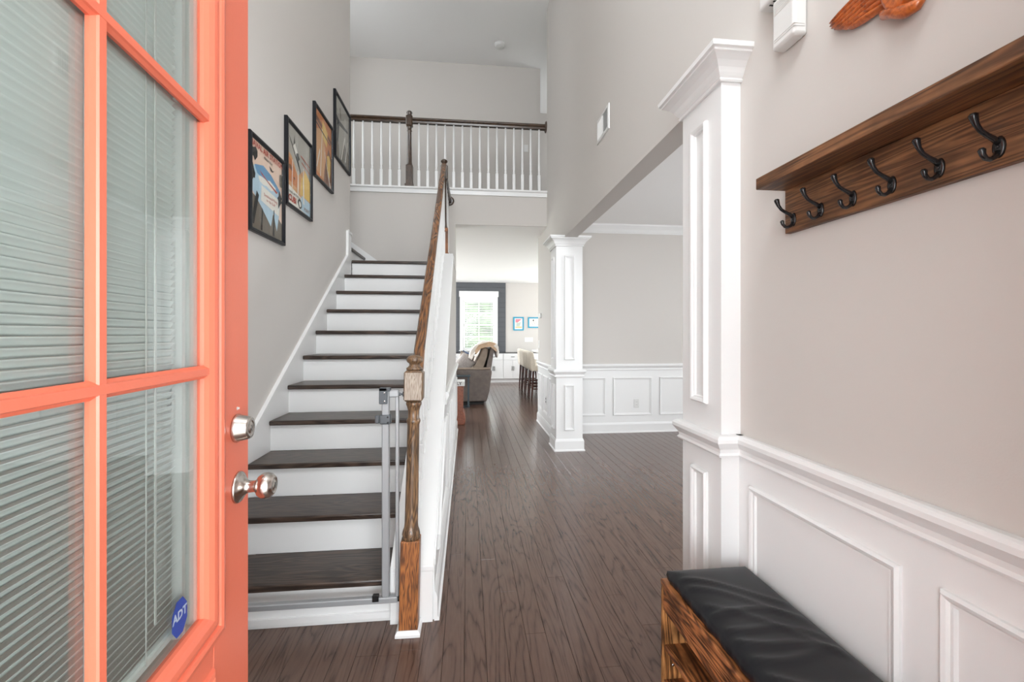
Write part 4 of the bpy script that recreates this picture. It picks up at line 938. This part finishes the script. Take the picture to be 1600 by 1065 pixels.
plate_y('light_switch', 'white light switch plate on the upstairs hall wall', 'light switch', 0.952, YU, 4.333)
plate_y('wall_outlet', 'white electrical outlet inside the dining room wainscot panel', 'outlet', 2.232, YDIN - 0.006, 0.385, kind='socket')
plate_y('light_switch', 'triple white switch plate below the aqua framed pictures', 'light switch', 1.72, YLIV, 1.146, 0.24, 0.13, n=4)
t = thing('light_switch', 'white light switch on the passage wall beside the far column', 'light switch', (XW, 6.27, 1.156))
obj('cover_plate', MB().box(XW - 0.006, 6.235, 1.098, XW, 6.307, 1.214, 0.003), M_PLASTIC, t); obj('switch', MB().box(XW - 0.015, 6.265, 1.15, XW - 0.0062, 6.277, 1.168, 0.002), M_PLASTIC, t)
t = thing('thermostat', 'small white thermostat high on the passage wall', 'thermostat', (XW, 6.13, 1.545))
obj('body', MB().box(XW - 0.026, 6.075, 1.532, XW, 6.185, 1.602, 0.006, seg=2), M_PLASTIC, t); obj('display', MB().box(XW - 0.0268, 6.105, 1.556, XW - 0.0262, 6.155, 1.586), mat('lcd_grey', (0.42, 0.45, 0.42, 1), 0.3), t)
t = thing('wall_outlet', 'white outlet low in the passage wainscot beside the far column', 'outlet', (XW - 0.006, 5.66, 0.414))
obj('cover_plate', MB().box(XW - 0.012, 5.624, 0.356, XW - 0.006, 5.696, 0.472, 0.003), M_PLASTIC, t)
for dz in (0.02, -0.02): obj('socket', MB().box(XW - 0.0145, 5.644, 0.401 + dz, XW - 0.0122, 5.676, 0.427 + dz, 0.002), M_SLOT, t)

# ------------------------------------------------------------------ far window with blinds
wn = thing('window_1', 'white double-hung window with horizontal blinds in the charcoal shiplap wall', 'window', (0.32, YLIV, 0.8), kind='structure')
wx0, wx1, wz0, wz1 = -0.13, 0.77, 0.86, 2.26; YI = YLIV - 0.021
for (a, b) in ((-0.212, -0.125), (0.765, 0.840)): obj('casing', MB().box(a, YI - 0.022, 0.86, b, YI, 2.34, 0.003), M_WHITE, wn)
obj('head_casing', MB().box(-0.232, YI - 0.030, 2.3405, 0.862, YI, 2.50, 0.004), M_WHITE, wn)
obj('top_casing', MB().box(-0.1245, YI - 0.022, 2.235, 0.7645, YI, 2.34, 0.003), M_WHITE, wn)
obj('sill', MB().box(-0.235, YI - 0.06, 0.835, 0.865, YLIV + 0.02, 0.8595, 0.005), M_WHITE, wn)
obj('apron', MB().box(-0.20, YI - 0.018, 0.75, 0.83, YI, 0.8345, 0.003), M_WHITE, wn)
obj('jamb', MB().box(wx0 - 0.001, YI, wz0, wx0 + 0.02, YLIV + 0.13, wz1).box(wx1 - 0.02, YI, wz0, wx1 + 0.001, YLIV + 0.13, wz1).box(wx0, YI, wz1 - 0.02, wx1, YLIV + 0.13, wz1 + 0.001), M_WHITE, wn)
def sash(z0, z1, y):
    s = obj('sash', MB().box(wx0 + 0.02, y, z0, wx0 + 0.065, y + 0.03, z1).box(wx1 - 0.065, y, z0, wx1 - 0.02, y + 0.03, z1).box(wx0 + 0.065, y, z0, wx1 - 0.065, y + 0.03, z0 + 0.05).box(wx0 + 0.065, y, z1 - 0.05, wx1 - 0.065, y + 0.03, z1).box(0.309, y + 0.005, z0 + 0.05, 0.331, y + 0.025, z1 - 0.05).box(wx0 + 0.065, y + 0.006, (z0 + z1) / 2 - 0.010, wx1 - 0.065, y + 0.024, (z0 + z1) / 2 + 0.010), M_WHITE, wn)
    obj('pane', MB().box(wx0 + 0.066, y + 0.013, z0 + 0.051, wx1 - 0.066, y + 0.017, z1 - 0.051), M_GLASS, s)
sash(1.545, 2.24, YLIV + 0.075); sash(0.862, 1.59, YLIV + 0.040)
mb = MB(); z = 0.93
while z < 2.20:
    mb.prism([(YLIV - 0.016, z + 0.006), (YLIV + 0.028, z - 0.006), (YLIV + 0.028, z - 0.0035), (YLIV - 0.016, z + 0.0085)], 'x', wx0 + 0.024, wx1 - 0.024); z += 0.047
o = obj('blind_slats', mb, M_WHITE, wn); o['kind'] = 'stuff'
obj('blind_headrail', MB().box(wx0 + 0.022, YI - 0.002, 2.195, wx1 - 0.022, YLIV + 0.03, 2.238, 0.003), M_WHITE, wn)
obj('blind_bottom_rail', MB().box(wx0 + 0.024, YLIV - 0.015, 0.895, wx1 - 0.024, YLIV + 0.025, 0.915, 0.003), M_WHITE, wn)
for xx in (-0.02, 0.66): obj('blind_cord', MB().box(xx - 0.004, YLIV - 0.018, 0.9, xx + 0.004, YLIV - 0.0165, 2.2), M_WHITE, wn)

# ------------------------------------------------------------------ aqua framed pictures
def small_pic(x0, x1, z0, z1, label, shapes):
    t = thing('small_picture', label, 'picture', ((x0 + x1) / 2, YLIV, z0), group='aqua framed pictures on the living room wall')
    ring = [(x0, YLIV, z0), (x1, YLIV, z0), (x1, YLIV, z1), (x0, YLIV, z1)]
    if (Vector(ring[1]) - Vector(ring[0])).cross(Vector((0, -1, 0))).dot(Vector((0, 0, 1))) < 0: ring.reverse()
    obj('frame', MB().sweep(ring, [(0, 0), (0, 0.02), (0.03, 0.02), (0.034, 0.012), (0.034, 0)], up=(0, -1, 0), closed=True), M_AQUA, t)
    obj('mat_board', MB().box(x0 + 0.03, YLIV - 0.008, z0 + 0.03, x1 - 0.03, YLIV - 0.001, z1 - 0.03), M_PLASTIC, t)
    mb = MB(); w, h = x1 - x0, z1 - z0
    for i, (m_, pts) in enumerate(shapes): mb.poly([(x0 + w * u, YLIV - 0.0085 - 0.0003 * i, z0 + h * v) for u, v in pts], m_)
    obj('print', mb, None, t, fixn=False)
q = [(0.22, 0.2), (0.8, 0.2), (0.8, 0.84), (0.22, 0.84)]
small_pic(1.281, 1.578, 1.408, 1.787, 'aqua framed picture of a pink and pale drawing, nearer the window', [(ink('cream', 226, 226, 214), q), (ink('rose', 226, 128, 140), [(0.22, 0.60), (0.4, 0.58), (0.8, 0.84), (0.22, 0.84)]), (ink('sage', 178, 190, 182), [(0.28, 0.3), (0.6, 0.3), (0.74, 0.62), (0.3, 0.56)]), (ink('straw', 214, 190, 110), [(0.22, 0.2), (0.8, 0.2), (0.8, 0.29), (0.22, 0.27)])])
small_pic(1.70, 2.12, 1.481, 1.779, 'aqua framed wide picture with black dots, partly behind the passage wall', [(ink('ivory', 232, 228, 216), [(0.12, 0.16), (0.88, 0.16), (0.88, 0.86), (0.12, 0.86)])] + [(i_dark if k % 2 else i_brn, blob(0.16 + 0.05 * k % 0.7, 0.3 + 0.37 * ((k * 7) % 10) / 10, 0.02, 0.03, 7, 0.3, k)) for k in range(12)] + [(i_dark, blob(0.36, 0.72, 0.05, 0.09, 8, 0.3, 3))])

# ------------------------------------------------------------------ credenza below the window
cd = thing('credenza', 'long white sideboard with drawers and dark top under the window', 'sideboard', (1.0, 11.7, 0))
cx0_, cx1_, cyf = -0.60, 2.0, 11.50
obj('body', MB().box(cx0_, cyf + 0.001, 0.09, cx1_, YLIV - 0.021, 0.785), M_WHITE, cd)
obj('plinth', MB().box(cx0_ + 0.02, cyf + 0.03, 0.0, cx1_ - 0.02, YLIV - 0.03, 0.0895), M_WHITE, cd)
obj('worktop', MB().box(cx0_ - 0.02, cyf - 0.02, 0.7855, cx1_ + 0.02, YLIV - 0.021, 0.806, 0.004), M_TOPDARK, cd)
for i in range(5):
    a = cx0_ + 0.52 * i
    d = obj('drawer_front', MB().box(a + 0.006, cyf - 0.018, 0.612, a + 0.514, cyf, 0.778, 0.003), M_WHITE, cd)
    obj('pull', MB().box(a + 0.21, cyf - 0.034, 0.688, a + 0.31, cyf - 0.0185, 0.698, 0.002), M_BLACK, d)
    for hs in (0, 1):
        x0_ = a + 0.006 + 0.256 * hs
        d = obj('cabinet_door', MB().box(x0_, cyf - 0.018, 0.10, x0_ + 0.252, cyf, 0.604, 0.003), M_WHITE, cd)
        xx = x0_ + (0.226 if hs == 0 else 0.018)
        obj('pull', MB().box(xx, cyf - 0.034, 0.32, xx + 0.010, cyf - 0.0185, 0.44, 0.002), M_BLACK, d)

# ------------------------------------------------------------------ recliner sofa, throw, cushions
sf = thing('recliner_sofa', 'taupe leather recliner sofa seen from its arm side', 'sofa', (0.0, 8.7, 0))
armp = [(-0.72, 0.06), (0.35, 0.06), (0.40, 0.25), (0.45, 0.60), (0.44, 0.64), (0.41, 0.655), (-0.62, 0.655), (-0.74, 0.60)]
obj('arm', MB().prism(armp, 'y', 7.88, 8.10, bev=0.02), M_LEATHER, sf)
obj('arm', MB().prism(armp, 'y', 10.10, 10.32, bev=0.02), M_LEATHER, sf)
obj('arm_pad', MB().box(-0.70, 7.875, 0.645, 0.43, 8.105, 0.675, 0.012, seg=2), M_LEATHER2, sf)
obj('base', MB().box(-0.70, 8.101, 0.06, 0.34, 10.099, 0.30, 0.02), M_LEATHER, sf)
obj('plinth', MB().box(-0.62, 7.95, 0.0, 0.30, 10.25, 0.06), M_SLOT, sf)
for k in range(3):
    y0, y1 = 8.105 + 0.665 * k, 8.105 + 0.665 * (k + 1) - 0.004
    obj('seat', MB().box(-0.72, y0, 0.30, 0.12, y1, 0.49, 0.05, seg=3), M_LEATHER2, sf)
    obj('backrest', MB().prism([(0.06, 0.46), (0.14, 0.70), (0.27, 1.02), (0.33, 1.06), (0.40, 1.02), (0.37, 0.88), (0.24, 0.42)], 'y', y0 + 0.01, y1 - 0.01, bev=0.035), M_LEATHER2, sf)
    obj('back_shell', MB().prism([(0.26, 0.35), (0.36, 0.70), (0.43, 1.04), (0.46, 1.10), (0.52, 1.08), (0.49, 0.92), (0.40, 0.30)], 'y', y0, y1, bev=0.02), M_LEATHER, sf)
def lumpy(cx, cy, cz, rx, ry, rz, amp, seed, sub=3, fq=9):
    from mathutils import noise
    mb = MB(); bmesh.ops.create_icosphere(mb.bm, subdivisions=sub, radius=1.0)
    for v in mb.bm.verts:
        n = noise.noise(v.co * fq * 0.3 + Vector((seed, 0, 0))) * amp + noise.noise(v.co * fq + Vector((0, seed, 0))) * amp * 0.6
        d = v.co.normalized() * (1 + n); v.co = (cx + rx * d.x, cy + ry * d.y, cz + rz * d.z)
    for f in mb.bm.faces: f.smooth = True
    return mb
def drape(pts, y0, y1, th, amp, seed):
    """soft sheet: closed XZ profile swept along Y with fluffy noise"""
    from mathutils import noise
    mb = MB(); n = 16; m_ = len(pts); rows = []
    for j in range(n + 1):
        y = y0 + (y1 - y0) * j / n; row = []
        for (px, pz) in pts:
            k = noise.noise(Vector((px * 16 + seed, y * 14, pz * 16))) * amp
            row.append(mb.bm.verts.new((px + k, y + k, pz + k)))
        rows.append(row)
    for j in range(n):
        for i in range(m_):
            f = mb.bm.faces.new((rows[j][i], rows[j][(i + 1) % m_], rows[j + 1][(i + 1) % m_], rows[j + 1][i])); f.smooth = True
    mb.bm.faces.new(list(reversed(rows[0]))); mb.bm.faces.new(rows[-1])
    return mb
th = thing('fur_throw', 'fluffy cream and tan throw draped over the recliner backrest', 'blanket', (0.3, 8.45, 1.0))
obj('cream_edge', drape([(0.02, 0.86), (0.06, 0.99), (0.14, 1.08), (0.26, 1.15), (0.38, 1.16), (0.36, 1.11), (0.27, 1.09), (0.19, 1.03), (0.13, 0.93), (0.09, 0.82)], 8.08, 8.72, 0.05, 0.03, 2), M_FUR, th)
obj('tan_top', drape([(0.12, 0.97), (0.20, 1.09), (0.30, 1.135), (0.42, 1.15), (0.52, 1.13), (0.56, 1.05), (0.55, 0.98), (0.50, 1.02), (0.44, 1.08), (0.34, 1.06), (0.24, 1.02), (0.17, 0.93)], 8.06, 8.64, 0.05, 0.035, 5), M_FURT, th)
obj('cream_back', drape([(0.50, 1.09), (0.545, 1.12), (0.585, 1.06), (0.59, 0.92), (0.56, 0.86), (0.54, 0.96), (0.53, 1.04)], 8.06, 8.70, 0.05, 0.03, 8), M_FUR, th)
def cushion(name, label, loc, size, rot, m):
    mb = MB(); n = 10; 
    for side in (1, -1):
        g = [[mb.bm.verts.new(((i / n - .5) * size * (1 - 0.10 * (1 - (2 * j / n - 1) ** 2) * abs(2 * i / n - 1) ** 4), side * 0.075 * ((1 - (2 * i / n - 1) ** 4) * (1 - (2 * j / n - 1) ** 4)) ** 0.7, (j / n - .5) * size * (1 - 0.10 * (1 - (2 * i / n - 1) ** 2) * abs(2 * j / n - 1) ** 4))) for i in range(n + 1)] for j in range(n + 1)]
        for j in range(n):
            for i in range(n):
                f = mb.bm.faces.new((g[j][i], g[j][i + 1], g[j + 1][i + 1], g[j + 1][i])); f.smooth = True
    bmesh.ops.remove_doubles(mb.bm, verts=mb.bm.verts[:], dist=1e-5)
    o = obj(name, mb, m, local=True); o.location = loc; o.rotation_euler = rot
    return tag(o, label, 'cushion')
cushion('throw_pillow', 'grey woven square cushion on the sofa behind the arm', (-0.06, 8.24, 0.74), 0.34, (0.15, 0.75, 0.1), M_PILLOW)
cushion('throw_pillow', 'small blue patterned cushion farther along the sofa', (-0.02, 9.0, 0.74), 0.40, (0.1, 0.25, 0.9), M_BLUE)
cushion('throw_pillow', 'tan cushion leaning behind the grey one on the sofa', (-0.05, 8.60, 0.74), 0.38, (0.1, 0.35, 0.7), M_LEATHER2)

# C-shaped side table, leather pedestal, white box
tt = thing('side_table', 'dark teal C-shaped side table beside the recliner arm', 'table', (-0.1, 7.7, 0))
obj('table_top', MB().box(-0.42, 7.58, 0.545, 0.055, 7.83, 0.562, 0.004), M_TEAL, tt)
obj('leg', MB().box(0.000, 7.60, 0.012, 0.032, 7.632, 0.5445, 0.003), M_TEAL, tt)
obj('foot', MB().box(-0.42, 7.595, 0.0, 0.04, 7.637, 0.012, 0.003).box(-0.42, 7.77, 0.0, 0.04, 7.80, 0.012, 0.003).box(0.0, 7.637, 0.0, 0.04, 7.77, 0.012, 0.003), M_TEAL, tt)
pd = thing('pedestal_stand', 'red brown leather pedestal stand at the corner of the passage wall', 'stand', (-0.2, 6.3, 0))
obj('shaft', MB().prism([(-0.36, 0.18), (-0.062, 0.18), (-0.058, 0.555), (-0.36, 0.555)], 'y', 6.17, 6.45, bev=0.01), M_BROWN, pd)
obj('flared_foot', MB().prism([(-0.36, 0.0), (-0.045, 0.0), (-0.030, 0.04), (-0.034, 0.12), (-0.056, 0.20), (-0.36, 0.20)], 'y', 6.15, 6.47, bev=0.012), M_BROWN, pd)
bx2 = thing('white_box', 'small white box with black lettering on top of the brown pedestal', 'box', (-0.2, 6.3, 0.556))
obj('carton', MB().box(-0.36, 6.16, 0.556, -0.040, 6.46, 0.622, 0.004), M_PLASTIC, bx2)
mb = MB(); text_mesh_into(mb, 'BLY', lambda px, py: (-0.135 + px, 6.1592, 0.592 + py), 0.062, i_dark, 0.002); obj('lettering', mb, None, bx2, fixn=False)

# ------------------------------------------------------------------ bar stools and kitchen island
def bar_stool(y, label):
    t = thing('bar_stool', label, 'stool', (1.50, y, 0), group='cream bar stools at the kitchen island')
    obj('seat', MB().box(1.265, y - 0.225, 0.565, 1.70, y + 0.225, 0.685, 0.04, seg=3), M_STOOL, t)
    obj('backrest', MB().prism([(1.215, 0.93), (1.235, 0.955), (1.275, 0.955), (1.30, 0.93), (1.335, 0.66), (1.33, 0.575), (1.26, 0.565), (1.24, 0.60)], 'y', y - 0.235, y + 0.235, bev=0.018), M_STOOL, t)
    for sx in (1.30, 1.66):
        for sy in (-1, 1):
            mb = MB(); x1_ = sx + (-0.035 if sx < 1.5 else 0.03); yy = y + sy * 0.185
            mb.prism([(-0.021, -0.021), (0.021, -0.021), (0.021, 0.021), (-0.021, 0.021)], 'z', 0, 1)
            for v in mb.bm.verts:
                z = v.co.z; k = 1 if z > 0.5 else 0.62
                v.co = (v.co.x * k + (sx if z > 0.5 else x1_), v.co.y * k + yy, 0.57 if z > 0.5 else 0.0)
            obj('leg', mb, M_STOOLLEG, t)
    obj('stretcher', MB().box(1.285, y - 0.17, 0.20, 1.305, y + 0.17, 0.23, 0.002).box(1.65, y - 0.17, 0.20, 1.67, y + 0.17, 0.23, 0.002).box(1.30, y - 0.195, 0.20, 1.65, y - 0.175, 0.23, 0.002).box(1.30, y + 0.175, 0.20, 1.65, y + 0.195, 0.23, 0.002), M_STOOLLEG, t)
bar_stool(8.56, 'cream upholstered bar stool closest to the passage corner')
bar_stool(9.10, 'second cream bar stool along the island from the passage')
bar_stool(9.66, 'third cream bar stool along the island from the passage')
bar_stool(10.22, 'last cream bar stool in the row, nearest the white sideboard')
il = thing('kitchen_island', 'white kitchen island with quartz top behind the bar stools', 'kitchen island', (2.3, 9.4, 0))
obj('body', MB().box(1.95, 8.2, 0.0, 2.75, 10.6, 0.865), M_WHITE, il); obj('worktop', MB().box(1.62, 8.1, 0.8655, 2.85, 10.7, 0.905, 0.004), M_COUNTER, il)

# ------------------------------------------------------------------ outdoors seen through the window; slab and added light blockers outside the door
struct('ground_outside', MB().box(-40, 12.1, -0.35, 40, 60, -0.25), M_LAWN, 'green lawn outside the living room window', 'lawn')
struct('wall_light_block', MB().box(-1.9, -1.5, -0.04, -1.75, YF0, 2.62).box(1.75, -1.5, -0.04, 1.9, YF0, 2.62), M_CONC, 'unseen side walls added outside the front door to block sky light', 'wall')  # added out of view to keep side sky light off the hook wall
struct('ceiling_light_block', MB().box(-1.9, -3.4, 2.62, 1.9, YF0, 2.75), M_CEIL, 'unseen white roof added outside the front door to block sky light', 'ceiling')  # added out of view to cut sky light entering through the doorway
struct('porch_slab', MB().box(-6, -8, -0.16, 8, YF0, -0.04), M_CONC, 'pale concrete porch outside the front door', 'porch')
for i, (bx, by, bz, sr_) in enumerate([(-2.0, 18, 0.9, 1.25), (0.75, 18.4, 0.95, 1.25), (3.5, 18, 0.9, 1.2), (-3.8, 24, 1.9, 2.2), (1.4, 24.5, 2.0, 2.25), (6.5, 24, 1.9, 2.2)]):
    tag(obj('garden_shrub', lumpy(bx, by, bz, sr_, sr_ * 0.8, sr_ * 0.95, 0.35, i * 3.1, 4, 7), M_LEAF, base=(bx, by, -0.25)), ['low rounded green shrub outside beyond the sofa side of the window', 'low green shrub outside behind the lower window sash', 'low green shrub outside beyond the sideboard', 'tall green tree crown outside beyond the sofa', 'tall green tree crown outside behind the upper window sash', 'tall green tree crown outside towards the kitchen'][i], 'shrub', 'garden greenery outside the window')
